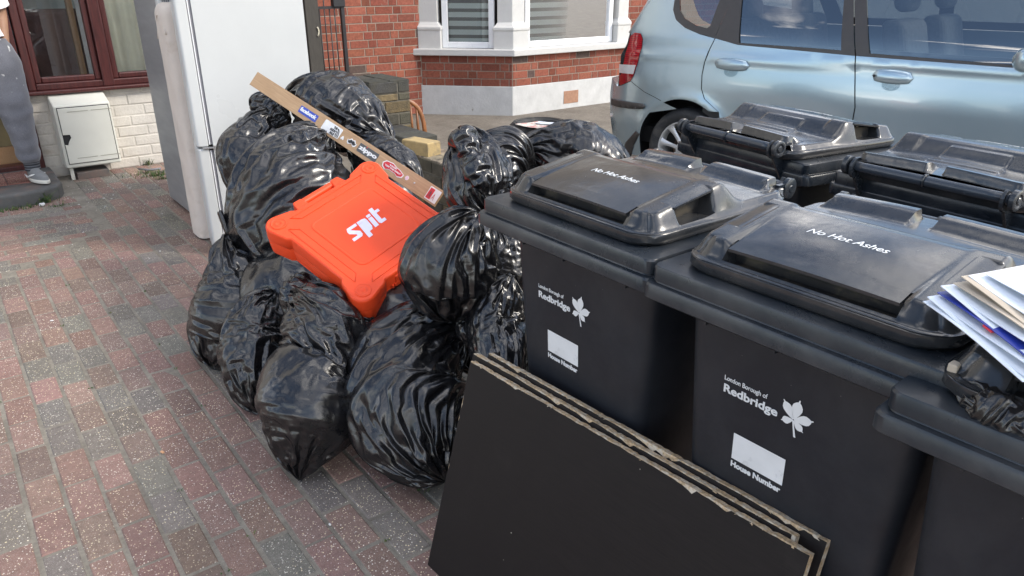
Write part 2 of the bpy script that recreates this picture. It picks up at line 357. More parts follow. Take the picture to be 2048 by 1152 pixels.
# ---- white painted house on the left ------------------------------------------------------------
YL = 6.72
wh = empty('painted_house', (0, 0, 0), label='house with white painted brick and dark mahogany window frames', cat='house')
wb, wc = MB(), MB(); WHT = lambda c: (1, 1, 1)
wc.box((.57, YL, 0), (2.45, YL + .1, .66)); bricks(wb, (.57, YL, 0), (1, 0, 0), 1.88, .64, WHT, nrm=(0, -1, 0), flemish=False, BL=.225, mort=.009, e=.0045, proud=.0035, jit=.003)
wb.build('brickwork', M['whitebrick'], wh)
wc.box((-3.4, YL, 0), (-.6, YL + .1, 3)); wc.box((-.6, YL, 2.1), (2.45, YL + .1, 3.)); wc.box((2.3, YL, .66), (2.45, YL + .1, 2.1)); wc.box((-3.4, YL + .1, 3), (2.45, 12, 6)); wc.build('wall_core', M['whitebrick'], wh)
M['mahog'] = NT('mahogany_frame'); _m = M['mahog']; _v = _m.obj((30, 30, 2)); _m.set('Base Color', _m.mix(_m.ramp(_m.noise(_v, 3, 5, .6, .4), .3, .7), (.032, .007, .008), (.085, .02, .018))); _m.set('Roughness', .38); M['mahog'] = _m.m
def Lx(u, v, y=YL): return uy(u, v, y)[0]
fr = MB()
xl, xr, xm0, xm1 = .585, 2.25, 1.04, 1.205
def fbar(mb, x0, x1, z0, z1, y0=YL - .035, y1=YL + .05): mb.box((x0, y0, z0), (x1, y1, z1))
fbar(fr, xl, xl + .055, .665, 2.1); fbar(fr, xm0 + .055, xm1 - .03, .665, 2.1, YL - .045); fbar(fr, xr - .055, xr, .665, 2.1)
fbar(fr, xl + .055, xr - .055, .665, .715); fbar(fr, xl + .055, xr - .055, 2.05, 2.1)
fbar(fr, xl - .02, xr + .02, .636, .665, YL - .075)                        # sill
wfr = fr.build('window_frame', M['mahog'], wh, bevel=.008)
for (a, b) in ((xl + .055, xm0 + .055), (xm1 - .03, xr - .055)):
    q = MB(); t = .045
    for (x0, x1, z0, z1) in ((a, a + t, .715, 2.05), (b - t, b, .715, 2.05), (a + t, b - t, .715, .715 + t), (a + t, b - t, 2.05 - t, 2.05)): fbar(q, x0 + .001, x1 - .001, z0 + .001, z1 - .001, YL - .02, YL + .035)
    sh = q.build('sash', M['mahog'], wh, bevel=.009)
    q = MB(); q.box((a + t, YL + .008, .715 + t), (b - t, YL + .014, 2.05 - t)); q.build('pane', M['glass'], sh)
# room behind the window
M['cream'] = pm('cream_curtain', (.85, .83, .68), .8, .12, 6); M['greyfab'] = pm('grey_fabric', (.16, .19, .2), .9, .15, 20, .3, 200); M['maroon'] = pm('maroon_fabric', (.12, .07, .065), .9, .15, 20)
M['bluewall'] = pm('blue_grey_wall', (.2, .25, .27), .8, .08, 3); M['wood'] = pm('pale_wood', (.34, .2, .1), .6, .2, 25, scale=(20, 20, 1.5))
q = MB(); q.box((.55, 8.2, 0), (2.4, 8.25, 2.4)); q.box((.53, 6.85, 0), (.55, 8.2, 2.4)); q.build('room_wall', M['bluewall'], wh)
q = MB(); xs = np.linspace(1.21, 2.24, 70); ys = YL + .06 + .018 * np.sin(xs * 70) + .01 * np.sin(xs * 31); q.grid(np.array([[(x, y, z) for x, y in zip(xs, ys)] for z in (.68, 2.08)])); q.build('curtain', M['cream'], wh, smooth=True)
# open doorway
q = MB(); fbar(q, .505, .575, .0, 2.1, YL - .05, YL + .08); fbar(q, -.6, -.53, 0, 2.1, YL - .05, YL + .08); fbar(q, -.53, .505, 2.03, 2.1, YL - .05, YL + .08); fbar(q, -.53, .505, .0, .13, YL - .04, YL + .1)
q.build('door_frame', M['mahog'], wh, bevel=.008)
q = MB(); q.box((-.58, 8.9, 0), (.53, 8.95, 2.2)); q.box((-.6, 6.85, .0), (-.58, 8.9, 2.2)); q.box((-.58, 6.83, .0), (.53, 8.9, .1)); q.build('hallway', M['dark'], wh)
bd = MB(); bd.box((-.2, 6.95, .24), (.47, 6.97, .55)); o = bd.build('plywood_sheet', pm('olive_plywood', (.2, .16, .08), .7, .2, 8)); tag(o, 'olive plywood sheet leaning just inside the open doorway', 'plywood sheet')
bd = MB(); bd.box((-.3, 6.88, .1), (.49, 6.94, .24)); o = bd.build('timber_batten', M['wood'], bevel=.004); tag(o, 'pale timber batten lying across the foot of the doorway', 'timber')
# step
M['step'] = pm('dark_step_stone', (.095, .095, .092), .8, .25, 9, .4, 90, c2=(.17, .12, .1), c2s=3.)
st = MB(); pts = [(-1.2, 5.93), (.34, 5.93), (.47, 5.95), (.56, 6.02), (.6, 6.14), (.605, 6.7), (-1.2, 6.7)]
st.prism(pts, (0, 0, -.02), (1, 0, 0), (0, 1, 0), (0, 0, 1), .115); o = st.build('doorstep', M['step'], bevel=.02, seg=3); tag(o, 'dark stone doorstep with rounded corner before the open doorway', 'doorstep')
st = MB(); rngs = random.Random(3)
for i in range(8):
    for j in range(2): st.bevbox((-1.15 + i * .205, 6.22 + j * .2, .09), (.2, 0, 0), (0, .195, 0), (0, 0, .012), .003, shade((.17, .075, .062), .2))
st.build('step_tile', M['paver'], o)
# ---- gas meter box -------------------------------------------------------------------------------
M['box'] = pm('aged_cream_plastic', (.62, .62, .56), .42, .05, 5, c2=(.4, .37, .28), c2s=6., c2r=(.66, .85)); 
yF = 6.5; A = uy(108, 213, yF); B_ = uy(219, 203, yF); Cc = uy(243, 322, yF); D_ = uy(131, 340, yF)
x0, x1 = (A[0] + D_[0]) / 2, (B_[0] + Cc[0]) / 2; z0, z1 = (Cc[2] + D_[2]) / 2, (A[2] + B_[2]) / 2
mbx = empty('meter_box', ((x0 + x1) / 2, YL - .1, z0), label='cream gas meter box with a broken latch hole on the white wall', cat='meter box'); ox, oy, oz = mbx.location
q = MB(); prof = [(YL - .008, z0), (yF, z0), (yF, z1), (YL - .008, z1 + .07)]
q.add([(x0 - ox, y - oy, z - oz) for y, z in prof] + [(x1 - ox, y - oy, z - oz) for y, z in prof], [(0, 1, 2, 3), (7, 6, 5, 4), (0, 4, 5, 1), (1, 5, 6, 2), (2, 6, 7, 3), (3, 7, 4, 0)])
q.build('housing', M['box'], mbx, bevel=.01)
# door leaf with the hole broken out at its latch
dz0, dz1, dx0, dx1 = z0 + .035, z1 - .02, x0 + .025, x1 - .02
zc = z0 + (z1 - z0) * .47
poly = [(dx0, dz0), (dx1, dz0), (dx1, dz1), (dx0, dz1), (dx0, zc + .035), (dx0 + .045, zc + .033), (dx0 + .05, zc + .01), (dx0 + .03, zc - .02), (dx0 + .02, zc - .045), (dx0, zc - .04)]
q = MB(); q.prism([(a - ox, b - oz) for a, b in poly], (0, yF - .011 - oy, 0), (1, 0, 0), (0, 0, 1), (0, 1, 0), .009); dl = q.build('door', M['box'], mbx, bevel=.002)
q = MB(); q.box((dx0 - .004 - ox, yF - .0025 - oy, dz0 - .006 - oz), (dx1 + .006 - ox, yF - .0012 - oy, dz1 + .006 - oz)); q.build('door_gap', M['dark'], mbx)
M['slotm'] = pm('slot_shadow', (.3, .29, .24), .7)
for zz in (dz0 + .035, dz1 - .03):
    for (a, b) in ((.06, .2), (.22, .36)): q = MB(); q.box((dx0 + a - ox, yF - .0135 - oy, zz - oz), (dx0 + b - ox, yF - .011 - oy, zz + .004 - oz)); q.build('vent_slot', M['slotm'], dl)
q = MB(); q.box((x0 + .02 - ox, yF + .03 - oy, -oz), (x0 + .045 - ox, yF + .06 - oy, z0 - oz)); q.build('leg', M['box'], mbx)
q = MB(); q.box((x0 + .06, YL - .21, -.004), (x1 - .1, YL - .02, .055)); o = q.build('dark_brick', M['step'], bevel=.006); tag(o, 'blackened brick on the ground under the meter box', 'brick')
# ---- side gate -----------------------------------------------------------------------------------
M['iron'] = pm('black_painted_iron', (.018, .018, .02), .45, .2, 30, .2, 200)
M['dkwood'] = pm('dark_stained_timber', (.045, .04, .033), .7, .25, 14, .3, 90, scale=(6, 6, 1))
yG = 6.9; gx0, gx1 = Lx(603, 0, yG), Lx(630, 0, yG)
q = MB(); q.box((gx0, yG - .06, 0), (gx1, yG + .08, 2.3)); o = q.build('gate_post', M['dkwood'], bevel=.005); tag(o, 'dark timber gate post behind the white fridge', 'post')
gt = empty('iron_gate', (gx1, yG, 0), label='black iron bar gate against the red brick wall', cat='gate')
q = MB()
for i in range(1): pass
xg = Lx(688, 60, yG) - gx1
def gz(v, u=660): return uy(u, v, yG)[2]
for zz in (gz(15), .12): q = MB(); q.box((0, -.012, zz - .012), (xg, .012, zz + .012)); q.build('rail', M['iron'], gt)
for i in range(4):
    q = MB(); xx = xg * (i + .6) / 5.2; q.tube([(xx, 0, .1), (xx, 0, gz(15) + (.3 if i % 2 else 0.))], .006, 8); q.build('bar', M['iron'], gt, smooth=True)
q = MB(); q.box((xg - .02, -.02, 0), (xg + .012, .02, 2.2)); q.build('stile', M['iron'], gt)
q = MB(); q.box((xg - .1, -.035, gz(14)), (xg + .02, .03, gz(14) + .17)); q.build('lock_box', M['iron'], gt, bevel=.005)
q = MB(); q.tube([(gx1 - .035 + .012 * math.sin(t), yG - .068, gz(70) + .08 * t / 3) for t in np.linspace(0, 3, 7)], .007, 6); o = q.build('gate_latch', pm('flaking_white_paint', (.6, .55, .42), .5), smooth=True); o.parent = bpy.data.objects['gate_post']
# ---- broken garden wall --------------------------------------------------------------------------
M['stock'] = pm('weathered_stock_brick', (1, 1, 1), .92, .3, 30, .9, 120, .006, attr=True, c2=(.075, .07, .055), c2s=9., c2r=(.45, .7), spec=.15)
M['oldmort'] = pm('old_mortar', (.16, .145, .115), .95, .3, 30, .8, 120)
gw = empty('garden_wall', (2.45, 4.3, 0), label='low broken stock brick wall with a taller pier at its far end', cat='garden wall'); GX, GY = 2.45, 4.3
STK = lambda c: shade((.2, .155, .085), .25) if rng.random() < .6 else shade((.1, .09, .07), .25)
DRK = lambda c: shade((.065, .065, .06), .2)
yP = 4.6; px0, px1 = uy(739, 180, yP)[0], uy(820, 180, yP)[0]; zP = uy(739, 166, yP)[2]; yP1 = yP + .4
def blockwall(mb, mm, x0, x1, y0, y1, z0, z1, cf, BH=.0835):
    mm.box((x0 + .006 - GX, y0 + .006 - GY, z0), (x1 - .006 - GX, y1 - .006 - GY, z1 - .003))
    bricks(mb, (x0 - GX, y0 - GY, z0), (1, 0, 0), x1 - x0, z1 - z0, cf, nrm=(0, -1, 0), flemish=False, proud=0, BH=BH, jit=.003, e=.004)
    bricks(mb, (x0 - GX, y1 - GY, z0), (0, -1, 0), y1 - y0, z1 - z0, cf, nrm=(-1, 0, 0), flemish=False, proud=0, BH=BH, jit=.003, e=.004, first=1)
w1_, w2_ = MB(), MB()
blockwall(w1_, w2_, px0, px1, yP, yP1, 0, zP - .0835, STK); blockwall(w1_, w2_, px0, px1, yP, yP1, zP - .0835, zP - .002, DRK)
for i in range(2):
    for j in range(2): w1_.bevbox((px0 + i * (px1 - px0) / 2 + .003 - GX, yP + j * .2 + .003 - GY, zP - .02), ((px1 - px0) / 2 - .006, 0, 0), (0, .194, 0), (0, 0, .02 + rng.uniform(0, .004)), .004, DRK(0))
w1_.build('pier', M['stock'], gw); w2_.build('pier_mortar', M['oldmort'], gw)
w1_, w2_ = MB(), MB(); e_ = ux(901, 333, px0 + .0); yE, zE = e_[1], e_[2]; zW = ux(790, 272, px0)[2]
BHc = .078
def wseg(y0, y1, z1, cf): blockwall(w1_, w2_, px0, px0 + .23, y0, y1, 0, z1, cf)
wseg(yE, yP - .002, zE, STK)
wy = ux(815, 290, px0)[1]
w1_.bevbox((px0 - GX, wy - GY, zE + .002), (.225, 0, 0), (0, .21, 0), (0, 0, .08), .005, DRK(0)); w1_.bevbox((px0 - GX, wy + .22 - GY, zE + .002), (.225, 0, 0), (0, yP - wy - .225, 0), (0, 0, .08), .005, DRK(0))
for k in range(int((yP - yE) / .11)): w1_.bevbox((px0 + .002 - GX, yE + k * .11 + .004 - GY, zE - .02), (.221, 0, 0), (0, .1, 0), (0, 0, .0205), .004, shade((.3, .24, .18), .15))
w1_.build('brickwork', M['stock'], gw); w2_.build('mortar', M['oldmort'], gw)
M['yb'] = pm('yellow_stock_brick', (.42, .31, .15), .9, .12, 18, .7, 90, .005, c2=(.16, .14, .1), c2s=9., c2r=(.52, .7))
# loose brick: its corners picked on the photograph at the wall top
lb = MB(); cz = zE + .001; p0 = uz(866, 312, cz)
lb.bevbox((-.055, -.11, 0), (.115, 0, 0), (0, .23, 0), (0, 0, .085), .006); o = lb.build('loose_brick', M['yb'], bevel=.003); o.location = (p0[0] - .015, p0[1] + .11, cz); o.rotation_euler = (0, 0, rad(14))
tag(o, 'pale yellow loose brick resting on top of the broken wall', 'brick')
# ================================================================== WHEELIE BINS
def sm(x, a, b): t = np.clip((x - a) / (b - a), 0, 1); return t * t * (3 - 2 * t)
def binplastic(name, c, rough, dirt, bump=.12, dust=.5):
    m = NT(name); v = m.obj(); n = m.noise(v, 6, 8, .65, .3); fine = m.noise(v, 90, 6, .7); col = m.mix(m.ramp(fine, .2, .8), tuple(x * .8 for x in c), tuple(x * 1.25 for x in c))
    f = m.mix(1., m.ramp(n, .42, .75), (dust,) * 3, 'MULTIPLY'); col = m.mix(f, col, dirt)
    rd_ = m.noise(v, 3.2, 7, .7, .5)
    st = m.noise(m.obj((2, 2, 60)), 4, 4, .6)       # scuffs
    sc = m.n('ShaderNodeTexVoronoi', {'Vector': v, 'Scale': 42.}); sc2 = m.ramp(sc.outputs['Distance'], .02, .035, (.9,) * 3, (0, 0, 0)); kp = m.ramp(m.n('ShaderNodeSeparateColor', {0: sc.outputs['Color']}).outputs[0], .93, .95)
    col = m.mix(m.mix(1., sc2, kp, 'MULTIPLY'), col, (.5, .48, .42))
    m.set('Base Color', col); m.set('Roughness', m.ramp(rd_, .4, .72, (rough,) * 3, (rough + .26,) * 3)); m.set('Specular IOR Level', .5)
    b = m.bump(m.noise(v, 9, 3, .5), bump, .012); m.bump(fine, .08, .002, b); return m.m
M['binbody'] = binplastic('bin_body_plastic', (.0085, .0108, .0165), .4, (.04, .042, .047), .05, .45)
M['binlid'] = binplastic('bin_lid_plastic', (.02, .0225, .026), .11, (.11, .1, .09), .3, .45)
M['binrim'] = binplastic('bin_rim_plastic', (.012, .017, .024), .22, (.1, .1, .1), .06, .5)
M['rod'] = pm('bin_handle_plastic', (.035, .043, .055), .24, .2, 20, c2=(.1, .1, .1), c2s=8., c2r=(.6, .85))
M['print'] = pm('worn_white_print', (.72, .74, .75), .5, .06, 20, c2=(.45, .47, .48), c2s=22., c2r=(.62, .75))
M['binlid'].node_tree.nodes['Principled BSDF'].inputs['Coat Weight'].default_value = .3; M['binlid'].node_tree.nodes['Principled BSDF'].inputs['Coat Roughness'].default_value = .14
M['slot'] = pm('lid_recess_shade', (.012, .012, .012), .7, .4, 30, c2=(.06, .05, .035), c2s=20.)  # shade of the lid's slot and recesses, put into a near-black colour
FONTB = None
def text(body, size, m, parent, mat4, bold=0., width=None, name='lettering', ext=.0004, shear=0., lean=False, height=None):
    cu = bpy.data.curves.new('t', 'FONT'); cu.body = body; cu.size = size; cu.offset = bold; cu.extrude = ext; cu.shear = shear; cu.resolution_u = 4
    t = bpy.data.objects.new('t', cu); COL.objects.link(t); dg = bpy.context.evaluated_depsgraph_get(); me = bpy.data.meshes.new_from_object(t.evaluated_get(dg)); bpy.data.objects.remove(t)
    xs = [v.co.x for v in me.vertices]; ys = [v.co.y for v in me.vertices]; w = max(xs) - min(xs); h = max(ys) - min(ys); kx = (width / w) if width else 1.; ky = (height / h) if height else kx
    for v in me.vertices: v.co.x = (v.co.x - min(xs)) * kx; v.co.y *= ky
    me.materials.append(m); o = bpy.data.objects.new(name, me); COL.objects.link(o); o.parent = parent; o.matrix_local = mat4; return o
def frame(o, x, y):
    x = Vector(x).normalized(); y = Vector(y); z = x.cross(y).normalized(); y = z.cross(x)
    return Matrix(((x.x, y.x, z.x, o[0]), (x.y, y.y, z.y, o[1]), (x.z, y.z, z.z, o[2]), (0, 0, 0, 1)))
BH = .275                                                     # half width of the rim
def secs(lv, n=6):
    P = []
    for (x0, x1, hy, r, z) in lv: P.append([(a, b, z) for a, b in rrect(x1 - x0, 2 * hy, r, n, (x0 + x1) / 2, 0)])
    return np.array(P)
def lid_h(x, y, z0):
    ay = np.abs(y)
    prof = z0 + .044 + .030 * np.clip((x - .06) / .2, 0, 1.1)               # side ridges
    plat = sm(x, .038, .068) * sm(-ay, -.236, -.206) * (1 - sm(x, .262, .345))
    pan = z0 + .036 + .036 * np.clip((x - .06) / .19, 0, 1) ** .85 + .006 * np.sin(np.clip((x - .06) / .2, 0, 1) * 3.14) * (1 - (y / .16) ** 2)
    isp = sm(-ay, -.165, -.150)
    top = prof * (1 - isp) + pan * isp
    back = z0 + .030 + .004 * np.cos(y * 9) 
    back = back * sm(-ay, -.236, -.222) + (z0 + .012) * (1 - sm(-ay, -.236, -.222))
    bk = z0 + .012 + (back - z0 - .012) * sm(x, .2, .26)
    h = bk * (1 - plat) + np.maximum(top, bk) * plat
    # side recesses and front slot
    rc = sm(x, .125, .135) * (1 - sm(x, .232, .242)) * sm(ay, .178, .186) * (1 - sm(ay, .226, .229)); h = h * (1 - rc) + (z0 + .016) * rc
    fs = sm(x, .046, .05) * (1 - sm(x, .084, .088)) * (1 - sm(ay, .150, .153)); h = h * (1 - fs) + (z0 + .006) * fs
    # rear raised pads by the hinge
    for s_ in (-1, 1):
        yy = y * s_; pd = sm(yy, .018, .024) * (1 - sm(yy, .196, .204)) * sm(x, .425, .485) * (1 - sm(x, .497, .502)); h = h + .02 * pd
    tz = sm(x, .285, .30) * (1 - sm(x, .372, .387)) * (1 - sm(ay, .07 + .15 * (x - .28), .078 + .15 * (x - .28))); h = h + .005 * tz
    ed = sm(x, .028, .036) * (1 - sm(x, .505, .512)); return h
def make_bin(z_off=0.):
    b = empty('wheelie_bin')
    q = MB(); P = secs([(.105, .40, .17, .03, .03), (.10, .42, .18, .035, .1), (.083, .455, .2, .038, .55), (.068, .475, .22, .04, .90), (.066, .478, .222, .04, .925)]); q.grid(P, wrap_u=True, flip=True); q.add(P[0], [tuple(range(P.shape[1]))])
    # faint moulded step near the foot
    q.build('body', M['binbody'], b, smooth=False, autosm=40)
    q = MB(); P = secs([(.066, .478, .222, .04, .905), (.062, .48, .226, .04, .915), (.012, .488, .262, .03, .917), (.0, .491, BH, .02, .925), (.0, .491, BH, .02, .948), (.003, .490, BH - .003, .019, .9525), (.0125, .489, BH - .0125, .018, .9535), (.0135, .489, BH - .0135, .018, .9555), (.0105, .489, BH - .0105, .018, .9575), (.0105, .489, BH - .0105, .018, .981), (.0125, .487, BH - .0125, .020, .9848), (.03, .495, .245, .03, .9862), (.08, .45, .18, .03, .9862)]); q.grid(P, wrap_u=True, flip=True); q.add(P[-1], [tuple(range(P.shape[1]))[::-1]])
    for yy in (-.16, .03, .17): q.box((.058, yy - .002, .885), (.068, yy + .002, .917))
    rim = q.build('rim', M['binrim'], b, autosm=35)
    z0 = .988
    LT = lambda mb: setattr(mb, 'v', [(.037 + (x - .028) * (.512 - .037) / (.514 - .028), y * .965, z) for x, y, z in mb.v])
    q = MB(); P = secs([(.040, .506, .222, .055, z0 + .0005), (.034, .511, .232, .06, z0), (.028, .514, .238, .06, z0 + .008), (.029, .514, .237, .06, z0 + .022), (.034, .512, .233, .058, z0 + .0255), (.046, .500, .221, .05, z0 + .0245)]); q.grid(P, wrap_u=True, flip=True)
    nx, ny = 150, 150; xs = np.linspace(.030, .512, nx); ys = np.linspace(-.236, .236, ny); X, Y = np.meshgrid(xs, ys, indexing='ij'); Z = lid_h(X, Y, z0 + .012)
    # pull the rectangular grid in to the rounded outline
    cx = .271; dx = (X - cx) / .242; dy = Y / .236; rr = .25
    k = np.ones_like(X); ax_, ay_ = np.abs(dx), np.abs(dy); ox_, oy_ = np.maximum(ax_ - (1 - rr), 0), np.maximum(ay_ - (1 - rr), 0); m_ = np.maximum(ox_, oy_); l_ = np.sqrt(ox_ ** 2 + oy_ ** 2) + 1e-9
    f = np.where(l_ > 1e-6, m_ / l_, 1.); dx2 = np.sign(dx) * np.where(ax_ > 1 - rr, (1 - rr) + ox_ * f, ax_); dy2 = np.sign(dy) * np.where(ay_ > 1 - rr, (1 - rr) + oy_ * f, ay_)
    q.grid(np.dstack([cx + dx2 * .242, dy2 * .236, Z]), flip=False)
    LT(q); lid = q.build('lid', M['binlid'], b, autosm=50)
    q = MB()
    # overhanging lip of the panel over the slot, and the roofs of the side recesses
    yy = np.linspace(-.150, .150, 24)
    top = np.array([[(x, y, float(lid_h(np.array(.0885), np.array(y * .98), z0 + .012)) + .0009 - (.0885 - x) * .26) for x in (.089, .075, .056)] for y in yy]); q.grid(top); bot = top.copy(); bot[..., 2] -= .005; q.grid(bot, flip=True); q.grid(np.stack([top[:, 2], bot[:, 2]], 1))
    for s_ in (-1, 1):
        xx = np.linspace(.124, .243, 16)
        rt = np.array([[(x, s_ * y, z0 + .012 + .044 + .030 * (x - .06) / .2 - (.0 if y < .2 else .004 if y < .215 else .012)) for y in (.176, .19, .205, .2145)] for x in xx]); q.grid(rt, flip=(s_ < 0)); rb = rt.copy(); rb[..., 2] -= .004; q.grid(rb, flip=(s_ > 0)); q.grid(np.stack([rt[:, 3], rb[:, 3]], 1))
    LT(q); q.build('lip', M['binlid'], lid, autosm=50)
    q = MB(); q.box((.050, -.1495, z0 + .0185), (.0845, .1495, z0 + .0192)); LT(q); q.build('slot_floor_shade', M['slot'], lid)  # dark sheet added so the slot bottom reads as shaded
    q = MB(); q.box((.0815, -.1495, z0 + .010), (.0835, .1495, z0 + .0405)); LT(q); q.build('slot_back_shade', M['slot'], lid)  # thin dark plate standing in for the shade inside the slot
    for s_ in (-1, 1): q = MB(); q.box((.134, s_ * .1865 - .001, z0 + .028), (.234, s_ * .1865 + .001, z0 + .058)); LT(q); q.build('recess_back_shade', M['slot'], lid)  # dark plates painting the shade at the back of the side recesses
    # hinge bar with its rings and brackets
    hx, hz = .532, 1.020
    q = MB(); q.tube([(hx, y, hz) for y in np.linspace(-.19, .19, 9)], .0128, 20); q.build('handle', M['rod'], b, smooth=True)
    for y in (-.197, 0, .197):
        q = MB(); R1 = .0235 if y else .017; w = .007 if y else .004
        q.lathe([(.006, -w), (R1 - .003, -w), (R1, -w + .002), (R1, w - .002), (R1 - .003, w), (.015, w), (.013, w - .003), (.006, w - .003)], (hx, y, hz), (0, 1, 0), 28); 
        if y: q.obox((hx - .045, y - .005, hz - .018), (.035, 0, 0), (0, .010, 0), (0, 0, .012)); q.obox((hx - .045, y - .005, hz + .008), (.035, 0, 0), (0, .010, 0), (0, 0, .006)); q.lathe([(.0, .0085), (.007, .0085), (.009, .0065)], (hx, y, hz), (0, 1 if y > 0 else -1, 0), 20)
        q.build('hinge_ring', M['binrim'], b, autosm=40)
    for y in (-.178, .178):
        q = MB(); q.prism([(.47, .90), (.488, .925)] + [(hx + .022 * math.cos(a), hz - .004 + .026 * math.sin(a)) for a in np.linspace(-1.6, 1.4, 9)] + [(.50, .99), (.47, .96)], (0, y - .004, 0), (1, 0, 0), (0, 0, 1), (0, 1, 0), .008); q.build('hinge_bracket', M['binrim'], b, bevel=.001)
    for y in (-.2, .2):
        q = MB(); q.lathe([(.0, -.02), (.09, -.02), (.1, -.012), (.1, .012), (.09, .02), (.0, .02)], (.47, y, .1), (0, 1, 0), 28); q.build('wheel', M['rod'], b, autosm=40)
    return b
bin0 = make_bin()
def printing(b, txt=True, dy=0.):
    if txt:
        z0 = 1.0; hx = lambda x: float(lid_h(np.array(x), np.array(0.), z0))
        sl = (hx(.235) - hx(.185)) / .05
        frm_ = frame((.172, .07, hx(.175) + .0022), (0, -1, 0), (1, 0, sl)); tx_ = text('No Hot Ashes', .03, M['print'], b, frm_, .0001, .138, shear=.25, name='lid_lettering')
        ml = frm_.copy(); mi = ml.inverted(); zt_ = max(v_.co.z for v_ in tx_.data.vertices)
        for v_ in tx_.data.vertices:
            p_ = ml @ v_.co; xo = .028 + (p_.x - .037) * .486 / .475; p_.z = float(lid_h(np.array(xo), np.array(p_.y / .965), 1.0)) + (.0007 if v_.co.z >= zt_ - 1e-6 else .0002); v_.co = mi @ p_
    fx = lambda z: .0672 + (.92 - z) * .043 - .0012; sl = .043
    up = (-sl, 0, 1)
    def T(s, y, z, w, bold, h=None): text(s, .03, M['print'], b, frame((fx(z), y + dy, z), (0, -1, 0), up), bold, w, height=h)
    T('London Borough of', .124, .790, .088, .0003, .0125); T('Redbridge', .124, .7655, .110, .0008, .022); T('House Number', .093, .617, .104, .0012, .0125)
    q = MB(); z1, z2 = .634, .690; q.add([(fx(z1) - .0002, .093 + dy, z1), (fx(z1) - .0002, -.013 + dy, z1), (fx(z2) - .0002, -.013 + dy, z2), (fx(z2) - .0002, .093 + dy, z2)], [(0, 1, 2, 3)]); q.build('number_panel', M['print'], b)
    q = MB(); c = (.016, .774)                       # horse-chestnut leaf: five leaflets and a stalk
    for (an, ln, wd) in ((125, .036, .0088), (80, .04, .0098), (22, .036, .009), (205, .023, .007), (-38, .024, .007)):
        a = rad(an); d = (math.cos(a), math.sin(a)); n_ = (-d[1], d[0]); prof = [(.04, .12), (.2, .45), (.4, .8), (.6, 1.), (.75, .9), (.88, .5), (.94, .16), (1.04, .12), (1.06, 0)]
        pts = [(c[0] + d[0] * ln * t + n_[0] * wd * w_, c[1] + d[1] * ln * t + n_[1] * wd * w_) for t, w_ in prof] + [(c[0] + d[0] * ln * t - n_[0] * wd * w_, c[1] + d[1] * ln * t - n_[1] * wd * w_) for t, w_ in prof[-2::-1]]
        q.add([(fx(z) - .0002, -y, z) for y, z in [(p[0], p[1]) for p in pts]], [tuple(range(len(pts)))])
    a, b2 = (c[0] - .001, c[1]), (c[0] + .006, c[1] - .032); q.add([(fx(z), -y, z) for y, z in ((a[0] - .0012, a[1]), (a[0] + .0012, a[1]), (b2[0] + .0022, b2[1]), (b2[0] - .0018, b2[1]))], [(0, 1, 2, 3)])
    # leaf coordinates above are in reading direction (right positive), mirrored to the bin's own axis
    q.v = [(x, y + dy, z) for x, y, z in q.v]; q.build('leaf_emblem', M['print'], b)
GB = 'black wheelie bins crowded on the driveway'
bins = []
spots = [(.95, 1.10, 0, 'black wheelie bin behind the brown boards, beside the heap of black sacks', 1), (.945, .562, 0, 'black wheelie bin in the middle of the front row, between the other two lettered bins', 1),
         (2.375, 1.35, 180, 'black wheelie bin turned away, its lid in front of the silver car rear door', 0), (2.345, .755, 180, 'black wheelie bin turned away at the right edge, its lid below the car front door', 0),
         (.90, .10, 0, 'black wheelie bin at the bottom right corner with a pile of letters on its lid', 1)]
for i, (x, y, a, lab, fr_) in enumerate(spots):
    o = bin0 if i == 0 else copy_tree(bin0); o.location = (x, y, 0); o.rotation_euler = (0, 0, rad(a + (0, 1.0, 1.5, .5, 2)[i])); tag(o, lab, 'wheelie bin', GB); bins.append(o)
    if i == 4: o.location.z = -.022
    if i in (2, 3): hc_ = ((1.852, 1.352), (1.79, .745))[i - 2]; th_ = rad(180 - (9, 4)[i - 2]); o.rotation_euler = (0, 0, th_); o.location = (hc_[0] - .532 * math.cos(th_), hc_[1] - .532 * math.sin(th_), 0)
for i, o in enumerate(bins): 
    printing(o, dy=-.055 if i == 4 else 0.)
# white mark on one rear bin's lid
# ================================================================== LEANING BOARDS
M['board'] = NT('dark_wood_laminate'); _m = M['board']; _v = _m.obj(); _g = _m.noise(_m.obj((3, 60, 60)), 6, 6, .65, .6)
_m.set('Specular IOR Level', .22); _c = _m.mix(_m.ramp(_g, .3, .7), (.008, .0062, .0064), (.015, .012, .0115)); _c = _m.mix(_m.ramp(_m.noise(_v, 3.2, 8, .7), .55, .85, (0, 0, 0), (.6,) * 3), _c, (.036, .031, .028))
_vo = _m.n('ShaderNodeTexVoronoi', {'Vector': _v, 'Scale': 26.}); _k = _m.mix(1., _m.ramp(_vo.outputs['Distance'], .03, .05, (1, 1, 1), (0, 0, 0)), _m.ramp(_m.n('ShaderNodeSeparateColor', {0: _vo.outputs['Color']}).outputs[0], .72, .75), 'MULTIPLY')
_c = _m.mix(_k, _c, (.45, .42, .36)); _m.set('Base Color', _c); _m.set('Roughness', _m.ramp(_g, .2, .8, (.42,) * 3, (.6,) * 3)); _m.bump(_g, .12, .001); M['board'] = _m.m
M['chip'] = pm('raw_chipboard', (.5, .37, .23), .9, .55, 190, .9, 260, .004, c2=(.62, .56, .46), c2s=60., c2r=(.45, .6), spec=.2)
BLp, TLp, TRp = np.array([.761, 1.38, .004]), np.array([.93, 1.379, .557]), np.array([.973, .454, .577])
bu = TRp - TLp; bvv = TLp - BLp; bn = np.cross(bu, bvv); bn /= np.linalg.norm(bn); bn = bn if bn[0] > 0 else -bn      # bn points at the bins
